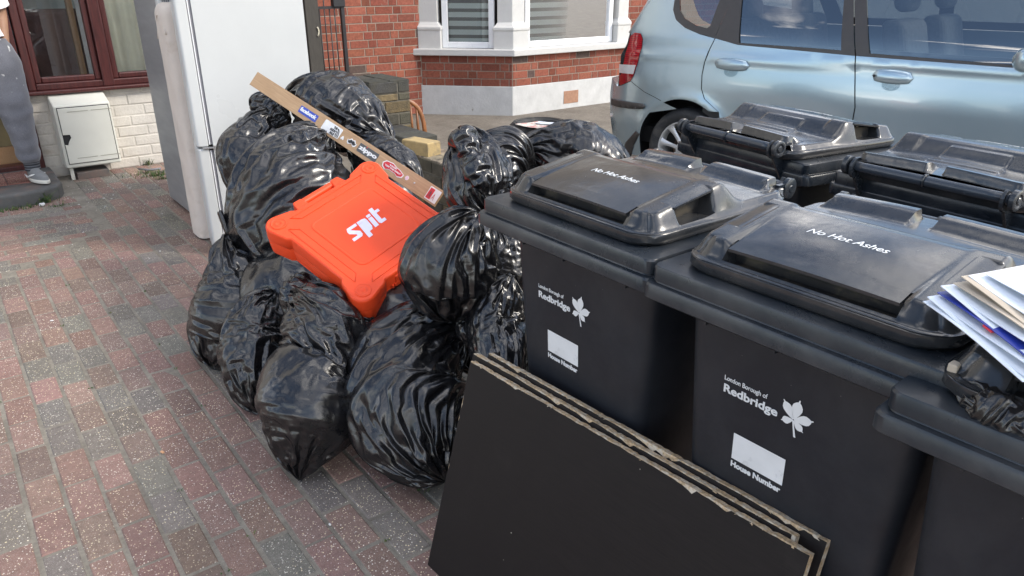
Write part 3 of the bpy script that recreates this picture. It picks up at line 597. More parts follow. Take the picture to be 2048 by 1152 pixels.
def board(TL, TR, H_, th, seed, label, chipR=False):
    TL, TR = np.asarray(TL), np.asarray(TR); u = TR - TL; Lb = np.linalg.norm(u); u /= Lb; v = bvv - u * (bvv @ u); v /= np.linalg.norm(v); r = random.Random(seed)
    th0 = TL - v * H_; o = th0
    b = MB()
    core_top = [(0, 0), (Lb, 0), (Lb, H_)] if not chipR else [(0, 0), (Lb, 0), (Lb, H_ - .02), (Lb - .012, H_ - .004)]
    n = 110; edge = []
    for i in range(n + 1):
        t = Lb * (1 - i / n); edge.append((min(t, Lb - .013 if chipR else t), H_ - abs(r.gauss(0, .0007)) - (.0015 if r.random() < .1 else 0)))
    e = MB(); e.prism([(0, 0), (Lb, 0)] + edge, (0, 0, 0), (1, 0, 0), (0, 0, 1), (0, 1, 0), th)
    M4 = frame(tuple(o), tuple(u), tuple(np.cross(v, u)))        # local: x along, y thickness, z up the board
    M4 = Matrix(((u[0], bn[0], v[0], o[0]), (u[1], bn[1], v[1], o[1]), (u[2], bn[2], v[2], o[2]), (0, 0, 0, 1)))
    root = e.build('board', M['chip']); root.matrix_world = M4
    for y0, s_ in ((-.0012, 1), (th, 0)):
        ed = []; c = 0.
        for i in range(n + 1):
            t = Lb * (1 - i / n); c = .72 * c + r.uniform(-.0004, .0012) + (r.uniform(.004, .011) if r.random() < .05 else 0); c = max(0., c)
            ed.append((t, H_ - .001 - (c if s_ else c * .3)))
        le = [(0.0 + (r.uniform(.001, .004) if r.random() < .2 else 0), H_ * (1 - i / 30)) for i in range(1, 30)]
        if chipR: ed = [(min(a, Lb - .02), b_) for a, b_ in ed]
        f = MB(); f.prism([(0.0005, .001), (Lb - .0005, .001)] + ed + le, (0, y0, 0), (1, 0, 0), (0, 0, 1), (0, 1, 0), .0011); f.build('laminate', M['board'], root)
    ch = MB()
    for k in range(26):
        x = r.uniform(0, Lb); s_ = r.uniform(.0015, .005); ch.add([(x + r.uniform(-s_, s_) * 2, r.uniform(-.004, .003), H_ + r.uniform(-s_ * 1.5, s_ * .7)) for _ in range(4)], [(0, 1, 2), (0, 2, 3), (0, 3, 1), (1, 3, 2)])
    cc = ch.build('splinters', M['chip'], root); cc['kind'] = 'stuff'
    return tag(root, label, 'board', 'dark laminated chipboard panels leaning on the bins')
def onboard(u, v, off):  # where the photograph's ray meets the plane 'off' metres behind the front board's face
    d = ray(u, v); p0 = TLp + bn * off; return _C + d * (((p0 - _C) @ bn) / (d @ bn))
board(TLp, TRp, .584, .016, 1, 'front dark brown chipboard panel leaning on the bins, nearest the camera')
a, b_ = onboard(948, 706, .021), onboard(1606, 1080, .021); board(a, b_, .6, .016, 2, 'middle of the three leaning dark panels, with a broken far corner', True)
a, b_ = onboard(978, 706, .040), onboard(1655, 1083, .040); board(a, b_, .62, .016, 3, 'rear dark chipboard panel of the three, touching the bins')
# ================================================================== LETTERS ON THE BIN
M['paper'] = pm('white_paper', (.72, .78, .86), .6, .03, 5); M['cream2'] = pm('manila_paper', (.5, .43, .34), .7, .06, 9); M['bluep'] = pm('deep_blue_paper', (.02, .04, .3), .35, .1, 9); M['pinkp'] = pm('pink_paper', (.62, .4, .46), .6, .08, 12); M['redp'] = pm('red_print', (.6, .03, .05), .5)
A0, B0 = uz(1845, 605, 1.062), uz(2022, 742, 1.045); ev = (B0 - A0); ev[2] = 0; Le = np.linalg.norm(ev); ev /= Le; pv = np.array([-ev[1], ev[0], 0]); pv = pv if pv[0] > 0 else -pv
specs = [('paper', 0, 0, 0, 0), ('paper', .002, .004, .01, .4), ('paper', .0045, .009, .02, 1), ('bluep', .008, .014, .03, .6), ('paper', .010, .019, .02, -.3), ('paper', .0125, .024, .03, .5), ('cream2', .0165, .029, .07, 1), ('cream2', .020, .035, .09, .4), ('paper', .024, .041, .12, 1.5), ('paper', .032, .048, .2, 3)]
labs = {3: 'glossy deep blue leaflet with a red mark, in the fanned pile of letters', 6: 'lower manila envelope in the fanned pile of letters', 7: 'upper manila envelope in the fanned pile of letters', 9: 'large white letter lying on top of the pile on the bin', 8: 'white letter just under the topmost one, its blue-edged corner showing', 0: 'lowest white envelope of the pile, overhanging the bin edge'}
rp = random.Random(5)
for i, (mt, sh, dz, along_, an) in enumerate(specs):
    W_, D_ = (.178 + (.12 if i > 7 else 0)), .28; q = MB(); P = []
    for a in np.linspace(0, D_, 14):
        row = []
        for b in np.linspace(0, W_, 10): row.append((b, a, .006 * math.sin(a * 9 + i) * (a / D_) + (.05 - .0) * (a / D_) ** 1.4 * .4 + .003 * math.sin(b * 20 + i * 2)))
        P.append(row)
    P = np.array(P); q.grid(P, flip=True); P2 = P.copy(); P2[..., 2] -= .0012; q.grid(P2); q.grid(np.stack([P[0], P2[0]])); q.grid(np.stack([P[:, 0], P2[:, 0]])); q.grid(np.stack([P[:, -1], P2[:, -1]]), flip=True)
    o = q.build('envelope', M[mt], smooth=True); base = A0 + pv * sh * 1.9 + ev * (along_ * .12) + np.array([0, 0, .002 + dz * .75 + i * .0012])
    ang = math.atan2(ev[1], ev[0]); X_ = Vector((ev[0], ev[1], (B0[2] - A0[2]) / Le)).normalized(); Y_ = Vector((pv[0], pv[1], .06)); Z_ = X_.cross(Y_).normalized(); 
    if Z_.z < 0: Z_ = -Z_
    Y_ = Z_.cross(X_) if (Z_.cross(X_)).dot(Y_) > 0 else X_.cross(Z_)
    rot = Matrix((X_, Y_, X_.cross(Y_))).transposed().to_4x4(); o.matrix_world = Matrix.Translation(Vector(base)) @ Matrix.Rotation(rad(an - 1), 4, 'Z') @ rot
    tag(o, labs.get(i, 'white envelope inside the fanned pile of letters on the bin'), 'letter', 'letters piled on the bin lid')
    if i == 3: q = MB(); q.box((.085, -.001, -.001), (.1, .012, .0015)); q.build('red_mark', M['redp'], o)
# ================================================================== FRIDGES, MATTRESS
M['white_enamel'] = pm('white_enamel', (.55, .565, .56), .32, .05, 2.5, .04, 14, c2=(.45, .44, .4), c2s=7., c2r=(.72, .9), coat=.2)
M['silver'] = pm('brushed_grey_steel', (.26, .265, .27), .4, .12, 3, .05, 30, metal=.25, scale=(1, 1, 6))
M['alloy'] = pm('painted_alloy', (.62, .63, .63), .3, .05, 10, metal=.4); M['seal'] = pm('grey_rubber_seal', (.2, .2, .22), .6)
def dented(mb, x0, x1, z0, z1, y, seed, amp=.004):
    nx, nz = 50, 100; X = np.linspace(x0, x1, nx); Z = np.linspace(z0, z1, nz); XX, ZZ = np.meshgrid(X, Z, indexing='ij'); r = np.random.RandomState(seed); D = np.zeros_like(XX)
    for _ in range(16):
        a, b, s_, k = r.uniform(x0, x1), r.uniform(z0, z1), r.uniform(.008, .03), r.uniform(-.3, .8); D += k * np.exp(-((XX - a) ** 2 + (ZZ - b) ** 2) / s_ ** 2) * .0016
    D += amp * .35 * np.sin(XX * 5 + 1) * np.sin(ZZ * 2.3)
    e = np.minimum(np.minimum(XX - x0, x1 - XX), np.minimum(ZZ - z0, z1 - ZZ)); D *= np.clip(e / .05, 0, 1)
    mb.grid(np.dstack([XX, y + D, ZZ]), flip=True)
fx0, fy0, fx1, fw_ = 1.062, 4.155, 1.70, .60; fz = 1.78
fr_ = empty('white_fridge', (1.4, 4.45, 0), 0, label='tall white fridge freezer seen from its dented side, taller than the sack heap', cat='fridge'); ox, oy = 1.4, 4.45
_a = rad(-13); _d = Vector((fx0 - ox, fy0 - oy, 0)); _r = Matrix.Rotation(_a, 3, 'Z') @ _d; fr_.location = (fx0 - _r.x, fy0 - _r.y, 0); fr_.rotation_euler = (0, 0, _a)
q = MB(); cx0 = fx0 + .085
dented(q, cx0 - ox, fx1 - ox, .02, fz, fy0 - oy, 3); q.box((cx0 - ox, fy0 + .004 - oy, .02), (fx1 - ox, fy0 + fw_ - oy, fz)); q.build('cabinet', M['white_enamel'], fr_, autosm=30)
zs = uy(405, 296, fy0)[2]
for nm, a, b in (('freezer_door', .012, zs - .006), ('fridge_door', zs + .006, fz)):
    q = MB(); pr = [(fx0 + .012, fy0 + .0), (fx0 + .004, fy0 + .01), (fx0, fy0 + .04), (fx0 - .004, fy0 + .3), (fx0, fy0 + fw_ - .04), (fx0 + .012, fy0 + fw_), (fx0 + .062, fy0 + fw_), (fx0 + .062, fy0)]
    q.prism([(x - ox, y - oy) for x, y in pr], (0, 0, a), (1, 0, 0), (0, 1, 0), (0, 0, 1), b - a); dd = q.build(nm, M['white_enamel'], fr_, bevel=.006)
    q = MB(); q.box((fx0 + .0625 - ox, fy0 + .006 - oy, a + .01), (fx0 + .0845 - ox, fy0 + fw_ - .006 - oy, b - .01)); q.build('door_seal', M['seal'], fr_)
    q = MB(); q.box((fx0 + .0665 - ox, fy0 + .002 - oy, a + .01), (fx0 + .0715 - ox, fy0 + .007 - oy, b - .01)); q.build('seal_edge', M['pvc'], dd)
q = MB(); q.box((fx0 + .03 - ox, fy0 - .01 - oy, zs - .006), (fx0 + .098 - ox, fy0 + .03 - oy, zs + .004)); q.lathe([(.0, -.012), (.008, -.012), (.008, .012), (0, .012)], (fx0 + .09 - ox, fy0 - .006 - oy, zs), (0, 0, 1), 12); q.build('hinge', pm('dull_metal', (.4, .4, .4), .4, metal=.8), fr_, bevel=.002)
for a, b in ((0, 0), (1, 0), (0, 1), (1, 1)):
    q = MB(); q.tube([((cx0 + .04 if a == 0 else fx1 - .05) - ox, (fy0 + .05 if b == 0 else fy0 + fw_ - .05) - oy, 0), ((cx0 + .04 if a == 0 else fx1 - .05) - ox, (fy0 + .05 if b == 0 else fy0 + fw_ - .05) - oy, .03)], .02, 10); q.build('foot', M['seal'], fr_)
# grey fridge further back, its side to the driveway
sx, sy0, sy1 = 1.165, 4.79, 5.47
sf = empty('grey_fridge', (1.45, 5.1, 0), label='grey steel-sided fridge standing behind the old mattress', cat='fridge'); ox, oy = 1.45, 5.1
q = MB(); q.box((sx - ox, sy0 + .07 - oy, .03), (sx + .6 - ox, sy1 - oy, 1.8)); q.build('cabinet', M['silver'], sf, bevel=.006)
q = MB(); q.box((sx - ox, sy0 - oy, .07), (sx + .6 - ox, sy0 + .062 - oy, 1.8)); dr = q.build('door', M['silver'], sf, bevel=.006)
q = MB(); q.box((sx + .006 - ox, sy0 + .0625 - oy, .07), (sx + .59 - ox, sy0 + .0695 - oy, 1.79)); q.build('door_seal', M['pvc'], sf)
for zz in (.62, 1.28):
    q = MB(); q.box((sx - .003 - ox, sy0 + .012 - oy, zz), (sx + .02 - ox, sy0 + .036 - oy, zz + .045)); q.build('hinge_cover', M['dark'], sf)
q = MB(); q.box((sx + .03 - ox, sy0 + .1 - oy, 0), (sx + .57 - ox, sy1 - .05 - oy, .03)); q.build('plinth', M['dark'], sf)
# mattress on edge between the two
M['ticking'] = pm('stained_mattress_ticking', (.6, .53, .47), .85, .07, 5, .35, 60, .006, c2=(.42, .34, .27), c2s=4.5, c2r=(.58, .85))
nu_, nv_ = 60, 150; mx0, mx1, my0, my1, mz = 1.075, 1.72, 4.44, 4.66, 1.33
q = MB(); prof = []
def mprof(t):      # rounded end profile in x-y
    return None
rows_ = []
for z in np.linspace(0.01, mz, nv_):
    tz = min(1., (mz - z) / .07); kz = math.sqrt(max(0., 1 - (1 - tz) ** 2)); row = []
    hy = (my1 - my0) / 2 * (.55 + .45 * kz); cyy = (my0 + my1) / 2; inx = .04 * (1 - kz)
    for k in range(nu_):
        a = k / nu_ * 2 * math.pi; ca, sa = math.cos(a), math.sin(a); ex = .35
        x = (mx0 + mx1) / 2 + ((mx1 - mx0) / 2 - inx) * math.copysign(abs(ca) ** .12, ca); y = cyy + hy * math.copysign(abs(sa) ** .5, sa)
        puff = .004 * math.sin(z * 21) * math.sin(y * 40 + x * 12)
        row.append((x - 1.6 - puff * ca, y - 4.55 + puff * .8 * sa, z))
    rows_.append(row)
q.grid(np.array(rows_), wrap_u=True); q.add(rows_[-1], [tuple(range(nu_))]); mt = q.build('mattress', M['ticking'], smooth=True); mt.location = (1.6, 4.55, 0); tag(mt, 'stained cream mattress standing on edge between the two fridges', 'mattress')
q = MB()
for zz in (mz - .06,):
    q.tube([(mx0 + .004 - 1.6 + .004 * math.sin(t * 3), my0 + .02 - 4.55 + t * .06, zz - .05 * (t - 1.4) ** 2) for t in np.linspace(0, 3, 14)], .005, 8)
q.build('piping', M['ticking'], mt, smooth=True)
# ================================================================== CHAIR, TYRE
M['varnish'] = NT('old_varnished_wood'); _m = M['varnish']; _v = _m.obj((12, 12, 2)); _m.set('Base Color', _m.mix(_m.ramp(_m.noise(_v, 4, 5, .6), .3, .7), (.17, .06, .02), (.33, .14, .055))); _m.set('Roughness', .35); M['varnish'] = _m.m
M['worn'] = pm('bare_worn_wood', (.36, .27, .19), .8, .25, 20)
cp = ud(806, 300, 5.3); ch = empty('wooden_chair', (cp[0], cp[1], 0), rad(-8), 'brown spindle-back wooden chair half hidden behind the brick pier', 'chair')
q = MB(); arc = []
for t in np.linspace(0, 1, 16): a = math.pi * t; arc.append((-.2 * math.cos(a) * (1 if abs(math.cos(a)) < .98 else 1), -.06 + 0.0 * t, .46 + .37 * math.sin(a) ** .55))
q.tube([(x, y + .12 * (z - .46), z) for x, y, z in arc], [.02] * 16, 10, sx=.7); q.build('back_bow', M['varnish'], ch, smooth=True)
for i in range(6):
    x = -.14 + i * .056; zt = .46 + .37 * math.sin(math.acos(max(-1, min(1, -x / .2)))) ** .55; q = MB(); q.tube([(x, -.06, .45), (x * 1.02, -.03, (zt + .45) / 2), (x, -.06 + .12 * (zt - .46), zt - .005)], [.009, .013, .009], 8); q.build('spindle', M['varnish'], ch, smooth=True)
q = MB(); q.prism([(a * .92, b * .95) for a, b in rrect(.44, .42, .12, 6, 0, .13)], (0, 0, .43), (1, 0, 0), (0, 1, 0), (0, 0, 1), .03); q.build('seat', M['varnish'], ch, bevel=.008)
ch.scale = (.8, .8, .8)
for sx_, sy_ in ((-1, 0), (1, 0), (-1, 1), (1, 1)):
    q = MB(); q.tube([(sx_ * .15, .0 + sy_ * .27, .43), (sx_ * .17, -.015 + sy_ * .3, .25), (sx_ * .2, -.04 + sy_ * .34, 0)], [.018, .02, .012], 10); q.build('leg', M['varnish'], ch, smooth=True)
M['rubber'] = pm('tyre_rubber', (.025, .027, .03), .7, .2, 30, .4, 80, c2=(.07, .068, .065), c2s=7.)
tp = uz(1080, 243, .19); ty = empty('old_tyre', (tp[0], tp[1], 0), 0, 'old black car tyre lying flat on the tarmac with papers on it', 'tyre')
q = MB(); pr = [(.19, .03), (.2, .015), (.24, .005), (.275, .015), (.295, .035), (.3, .06), (.3, .13), (.295, .155), (.275, .175), (.24, .185), (.2, .175), (.19, .16), (.205, .15), (.26, .15), (.27, .095), (.26, .04), (.205, .04), (.19, .03)]
q.lathe([(r * .98, z) for r, z in pr], n=64); q.build('casing', M['rubber'], ty, autosm=40)
q = MB()
for r_ in (.225, .255): q.lathe([(r_ - .003, .1845), (r_ - .002, .189), (r_ + .002, .189), (r_ + .003, .1845)], n=64)
o_ = q.build('bead_rib', M['rubber'], ty, smooth=True)
def sheet(name, pts, z, m, label, cat, th=.002, curl=.01, seed=1):
    pts = [np.array(p) for p in pts]; n = 9; P = []
    for i in range(n):
        a = pts[0] + (pts[3] - pts[0]) * i / (n - 1); b = pts[1] + (pts[2] - pts[1]) * i / (n - 1); P.append([a + (b - a) * j / (n - 1) + np.array([0, 0, curl * math.sin(i * .7 + seed) * math.cos(j * .6 + seed) + curl])for j in range(n)])
    P = np.array(P); c = P.mean((0, 1)); q = MB(); q.grid(P - c); Q = P - c; Q = Q.copy(); Q[..., 2] -= th; q.grid(Q, flip=True); o = q.build(name, m, smooth=True); o.location = c
    return tag(o, label, cat) if label else o
zt = .192
o = sheet('leaflet', [uz(1030, 249, zt), uz(1075, 258, zt), uz(1125, 248, zt), uz(1075, 243, zt)], zt, pm('printed_leaflet', (.62, .3, .27), .6, .4, 30, c2=(.7, .68, .62), c2s=14., c2r=(.45, .5)), 'pinkish printed leaflet lying on the old tyre', 'leaflet', curl=.004)
o = sheet('envelope', [uz(1070, 247, zt + .012), uz(1108, 250, zt + .012), uz(1112, 246, zt + .012), uz(1078, 243, zt + .012)], zt, M['paper'], 'small cream envelope on top of the leaflet on the tyre', 'letter', curl=.004)
# ================================================================== REFUSE SACKS
def vnoise(shape, seed, octs=((4, 4, 1.), (8, 8, .5))):
    """periodic-in-u smooth noise on a (v, u) grid"""
    r = np.random.RandomState(seed); m, n = shape; out = np.zeros(shape)
    for (fv, fu, a) in octs:
        g = r.uniform(-1, 1, (fv + 3, fu)); y = np.linspace(0, fv, m); x = np.linspace(0, fu, n, endpoint=False)
        yi = np.minimum(y.astype(int), fv); xi = x.astype(int); ty = y - yi; tx = x - xi; ty = ty * ty * (3 - 2 * ty); tx = tx * tx * (3 - 2 * tx)
        A = g[yi][:, xi % fu]; B = g[yi][:, (xi + 1) % fu]; C_ = g[yi + 1][:, xi % fu]; D = g[yi + 1][:, (xi + 1) % fu]
        out += a * ((A * (1 - tx) + B * tx) * (1 - ty)[:, None] + (C_ * (1 - tx) + D * tx) * ty[:, None])
    return out
def catmull(P, n):
    P = np.asarray(P, float); m = len(P); Q = np.vstack([2 * P[0] - P[1], P, 2 * P[-1] - P[-2]]); t = np.linspace(0, m - 1, n); i = np.minimum(t.astype(int), m - 2); f = (t - i)[:, None]
    a, b, c, d = Q[i], Q[i + 1], Q[i + 2], Q[i + 3]
    return .5 * (2 * b + (c - a) * f + (2 * a - 5 * b + 4 * c - d) * f ** 2 + (3 * b - a - 3 * c + d) * f ** 3)
def film(base, nrm, exc_u, exc_v, cap, seed, levels=3, iters=(50, 45, 40), bend=.18, floor=True, seedamp=.012):
    """shrink-wrapped plastic film: a sheet larger than what it covers buckles into folds (position-based solve on a periodic grid)"""
    def up(A):                                            # double both resolutions
        m, n = A.shape[:2]; B = np.zeros((m, 2 * n) + A.shape[2:]); B[:, ::2] = A; B[:, 1::2] = (A + np.roll(A, -1, 1)) / 2
        C_ = np.zeros((2 * m - 1, 2 * n) + A.shape[2:]); C_[::2] = B; C_[1::2] = (B[1:] + B[:-1]) / 2; return C_
    full_b, full_n = base, nrm; st = 2 ** (levels - 1); off = None; X = None
    for lv in range(levels):
        s = 2 ** (levels - 1 - lv); b = full_b[::s, ::s]; n = full_n[::s, ::s]; eu = exc_u[::s, ::s]; ev = exc_v[::s, ::s]; cp = cap[::s, ::s][..., None]
        sh = b.shape[:2]; amp = seedamp / (2.2 ** lv)
        dn = vnoise(sh, seed + lv, ((sh[0] // 3, sh[1] // 3, .6), (sh[0] // 2, sh[1] // 2, .7), (6, 7, .8 if lv == 0 else 0.)))[..., None]
        if X is None: X = b + n * np.abs(dn) * amp * np.minimum(1, cp / .02)
        else: D_ = up(D0); X = b + D_ + n * dn * amp * .5 * np.minimum(1, cp / .02)
        ru = np.linalg.norm(np.roll(b, -1, 1) - b, axis=2) * eu; rv = np.linalg.norm(b[1:] - b[:-1], axis=2) * ev[:-1]
        # film width does not drop at necks: excess given in eu
        rs1 = np.sqrt(ru[:-1] ** 2 + rv ** 2)
        def con(a, bq, r, k):
            d = bq - a; L_ = np.sqrt((d * d).sum(2)) + 1e-9; c = (k * .5 * (L_ - r) / L_)[..., None] * d; return c
        for it in range(iters[lv]):
            c = con(X, np.roll(X, -1, 1), ru, .95); X = X + .62 * (c - np.roll(c, 1, 1))
            c = con(X[:-1], X[1:], rv, .95); X[:-1] += .62 * c; X[1:] -= .62 * c
            c = con(X[:-1], np.roll(X, -1, 1)[1:], rs1, .5); X[:-1] += .5 * c; Y = np.zeros_like(X); Y[1:] = c; X -= .5 * np.roll(Y, 1, 1)
            c = con(np.roll(X, -1, 1)[:-1], X[1:], rs1, .5); X[1:] -= .5 * c; Y = np.zeros_like(X); Y[:-1] = c; X += .5 * np.roll(Y, 1, 1)
            # bending: each point drawn a little to the mean of its neighbours
            mu = (np.roll(X, 1, 1) + np.roll(X, -1, 1)) / 2; X += bend * .5 * (mu - X); X[1:-1] += bend * .5 * ((X[2:] + X[:-2]) / 2 - X[1:-1])
            d = X - b; h = (d * n).sum(2, keepdims=True); tan = d - h * n; h2 = np.clip(h, 0 - cp * .12, cp); tl = np.sqrt((tan * tan).sum(2, keepdims=True)) + 1e-9
            X = b + n * h2 + tan * np.minimum(1, cp * .8 / tl)
            if floor: X[..., 2] = np.maximum(X[..., 2], .004)
        D0 = X - b
    return X
BAGS = []
def bagmat():
    m = NT('black_polythene'); v = m.obj(); 
    m.set('Base Color', m.mix(m.ramp(m.noise(v, 5, 5), .3, .7), (.005, .005, .006), (.010, .010, .0115)))
    m.set('Roughness', m.ramp(m.noise(v, 7, 6, .6), .3, .7, (.17,) * 3, (.34,) * 3)); m.set('Specular IOR Level', .75)
    w = m.n('ShaderNodeTexNoise', {'Vector': v, 'Scale': 5., 'Detail': 3.}); wv = m.n('ShaderNodeVectorMath', {0: w.outputs[1], 1: (.22, .22, .22)}, operation='MULTIPLY_ADD'); m.t.links.new(v, wv.inputs[2])
    r = m.n('ShaderNodeTexNoise', {'Vector': wv.outputs[0], 'Scale': 26., 'Detail': 5., 'Roughness': .55, 'Distortion': .9})
    r.noise_type = 'RIDGED_MULTIFRACTAL'
    vf = m.n('ShaderNodeTexVoronoi', {'Vector': wv.outputs[0], 'Scale': 19.}); b0 = m.bump(vf.outputs['Distance'], .16, .012)
    b1 = m.bump(r.outputs[0], .14, .006, b0)
    m.bump(m.noise(v, 60, 5, .6, 1.2), .1, .003, b1); return m.m
M['bag'] = bagmat()
def bag(spine, label, group='black refuse sacks heaped in the driveway', seed=1, n=(145, 176), ncap=.028, exc=1.10, excv=1.07, aspect=1., lumps=.11, ends=(0, 0), neckx=2.2, levels=3, bend=.07, name='refuse_sack', floor=True, knotted=None, iters=(50, 50, 50)):
    """spine: rows (u, v, depth, radius_px[, squash]) on the photograph; every row becomes a ring at its real place and size"""
    rows = []
    for r in spine:
        u, v, d, rp = r[:4]; q = r[4] if len(r) > 4 else aspect; p = ud(u, v, d); rows.append([*p, rp * d / CAM_F, q])
    nv, nu = n; nv = (nv - 1) // 4 * 4 + 1
    Cc_ = catmull(rows, nv * 4)
    # even spacing by arc length of the profile
    seg = np.sqrt((np.diff(Cc_[:, :3], axis=0) ** 2).sum(1) + np.diff(Cc_[:, 3]) ** 2); s = np.r_[0, np.cumsum(seg)]
    K = np.array([np.interp(np.linspace(0, s[-1], nv), s, Cc_[:, k]) for k in range(5)]).T
    C3, R_, Q_ = K[:, :3], np.maximum(K[:, 3], .0015), K[:, 4]
    T = np.gradient(C3, axis=0); T /= np.linalg.norm(T, axis=1)[:, None] + 1e-9
    view = C3 - _C; view /= np.linalg.norm(view, axis=1)[:, None]
    side = np.cross(T, view); side /= np.linalg.norm(side, axis=1)[:, None] + 1e-9; dep = np.cross(side, T)
    for _ in range(6): side[1:-1] = (side[:-2] + side[1:-1] + side[2:]) / 3; dep[1:-1] = (dep[:-2] + dep[1:-1] + dep[2:]) / 3
    th = np.linspace(0, 2 * math.pi, nu, endpoint=False)
    lump = 1 + lumps * vnoise((nv, nu), seed * 13 + 5, ((3, 5, 1.), (6, 9, .5)))
    B = C3[:, None] + (R_[:, None] * lump)[..., None] * (np.cos(th)[None, :, None] * side[:, None] + (Q_[:, None] * np.sin(th)[None])[..., None] * dep[:, None])
    if floor: B[..., 2] = np.maximum(B[..., 2], .005)
    du = np.roll(B, -1, 1) - np.roll(B, 1, 1); dv = np.gradient(B, axis=0); nn = np.cross(du, dv); nn /= np.linalg.norm(nn, axis=2)[..., None] + 1e-9
    ctr = C3[:, None]; sg = np.sign(((B - ctr) * nn).sum()); nn *= sg
    Rm = np.percentile(R_, 80); near = np.clip(Rm / R_, 1, 6) 
    eu = (exc * (1 + (neckx - 1) * np.clip((near - 1) / 2.2, 0, 1)))[:, None] * (1 + .07 * vnoise((nv, nu), seed * 7 + 1, ((3, 4, 1.), (7, 8, .6))))
    ev = excv * (1 + .05 * vnoise((nv, nu), seed * 11 + 2, ((3, 4, 1.), (7, 8, .6))))
    cap = np.minimum(ncap, .12 + 0 * R_)[:, None] * (1 + .5 * vnoise((nv, nu), seed + 77, ((3, 4, 1.),))); cap = np.clip(cap, .004, None) * np.clip(R_ / .05, .35, 1)[:, None]
    X = film(B, nn, eu, ev, cap, seed, levels=levels, bend=bend, floor=floor, iters=iters)
    mb = MB(); mb.grid(X, wrap_u=True)
    c0 = X.mean(axis=(0, 1)); loc = Vector((c0[0], c0[1], X[..., 2].min()))
    mb.v = [(a - loc.x, b - loc.y, c - loc.z) for a, b, c in mb.v]
    m_, n_ = X.shape[:2]
    if not (ends[0]): mb.f.append(tuple(range(n_))); mb.c.append((1, 1, 1))
    if not (ends[1]): mb.f.append(tuple(range((m_ - 1) * n_, m_ * n_))[::-1]); mb.c.append((1, 1, 1))
    o = mb.build(name, M['bag'], smooth=True); o.location = loc
    if label: tag(o, label, 'rubbish bag', group)
    BAGS.append(o); return o
# heap, back to front -----------------------------------------------------------------------------
NB = (149, 192)
def bg(sp, lab, seed, **k):
    k.setdefault('n', NB); return bag(sp, lab, seed=seed, **k)
bg([(585, 195, 3.60, 14), (622, 198, 3.56, 46), (665, 222, 3.5, 72), (715, 250, 3.46, 62), (757, 272, 3.42, 34), (782, 282, 3.4, 8)], 'black sack at the very top of the heap, behind the plank', 11, excv=1.1)
bg([(572, 232, 3.52, 10), (545, 245, 3.55, 34), (515, 290, 3.55, 56), (500, 335, 3.52, 60), (488, 372, 3.5, 34), (482, 392, 3.48, 8)], 'black sack against the white fridge, left side of the heap', 12)
bg([(700, 285, 3.42, 12), (735, 302, 3.38, 44), (772, 325, 3.34, 52), (808, 352, 3.28, 36), (832, 376, 3.24, 10)], 'black sack right of the plank, against the broken wall', 13)
bg([(690, 400, 3.4, 20), (735, 430, 3.3, 85), (770, 480, 3.2, 80), (800, 520, 3.1, 20)], 'black sack hidden behind the orange case and the plank', 14, n=(97, 128))
bg([(655, 262, 3.28, 10), (625, 290, 3.28, 52), (600, 350, 3.24, 105), (590, 430, 3.16, 122), (595, 495, 3.1, 98), (602, 545, 3.06, 40), (605, 560, 3.05, 6)], 'largest black sack in the middle of the heap, behind the orange case', 15, n=(181, 224), ncap=.04)
bg([(600, 500, 3.15, 15), (610, 560, 3.05, 105), (600, 640, 2.98, 100), (590, 690, 2.95, 15)], 'black sack in shadow low in the heap, under the orange case', 16, n=(97, 128))
bg([(760, 520, 2.75, 15), (790, 590, 2.7, 105), (800, 680, 2.62, 110), (800, 760, 2.55, 15)], 'black sack in shadow between the round front sack and the orange case', 17, n=(97, 128))
bg([(1010, 470, 2.55, 15), (980, 560, 2.55, 90), (960, 660, 2.55, 90), (960, 740, 2.5, 15)], 'black sack wedged low behind the wheelie bin corner', 18, n=(97, 128))
bg([(1042, 318, 2.75, 8), (1062, 305, 2.78, 36), (1105, 312, 2.82, 62), (1160, 325, 2.85, 76), (1212, 352, 2.86, 60), (1240, 390, 2.86, 10)], 'black sack bulging up behind the front bin, nearest the car', 19, excv=1.05)
bg([(1120, 400, 2.8, 15), (1120, 470, 2.75, 100), (1110, 560, 2.7, 90), (1100, 620, 2.7, 15)], 'black sack beneath another one behind the front bin', 20, n=(97, 128))
bg([(995, 425, 2.42, 14), (965, 395, 2.42, 62), (950, 345, 2.44, 66), (938, 300, 2.46, 40), (930, 270, 2.48, 22), (925, 262, 2.48, 4)], 'black sack with a crumpled gathered top, rising beside the bin lid', 21, exc=1.2, ncap=.035, neckx=3)
bg([(1060, 335, 2.62, 8), (1030, 320, 2.6, 50), (1000, 330, 2.56, 60), (975, 360, 2.5, 45), (960, 380, 2.5, 8)], 'black sack neck flopping over between two gathered sacks', 22, exc=1.2, ncap=.035)
bg([(958, 428, 2.18, 8), (934, 460, 2.19, 50), (912, 515, 2.22, 90), (905, 570, 2.26, 88), (905, 615, 2.26, 50), (908, 640, 2.26, 6)], 'black sack with long pleats drawn to its neck under the bin rim', 23, exc=1.14, ncap=.03, neckx=3)
bg([(985, 440, 2.3, 8), (1000, 480, 2.32, 46), (1000, 540, 2.34, 66), (985, 600, 2.34, 40), (980, 625, 2.34, 6)], 'black sack squeezed between the pleated sack and the bin body', 24)
bg([(1020, 552, 2.2, 8), (1005, 590, 2.22, 44), (992, 645, 2.22, 58), (1000, 700, 2.18, 56), (1005, 770, 2.12, 40), (1005, 810, 2.1, 8)], 'smooth black sack beside the bin body, above the leaning boards', 25, excv=1.04)
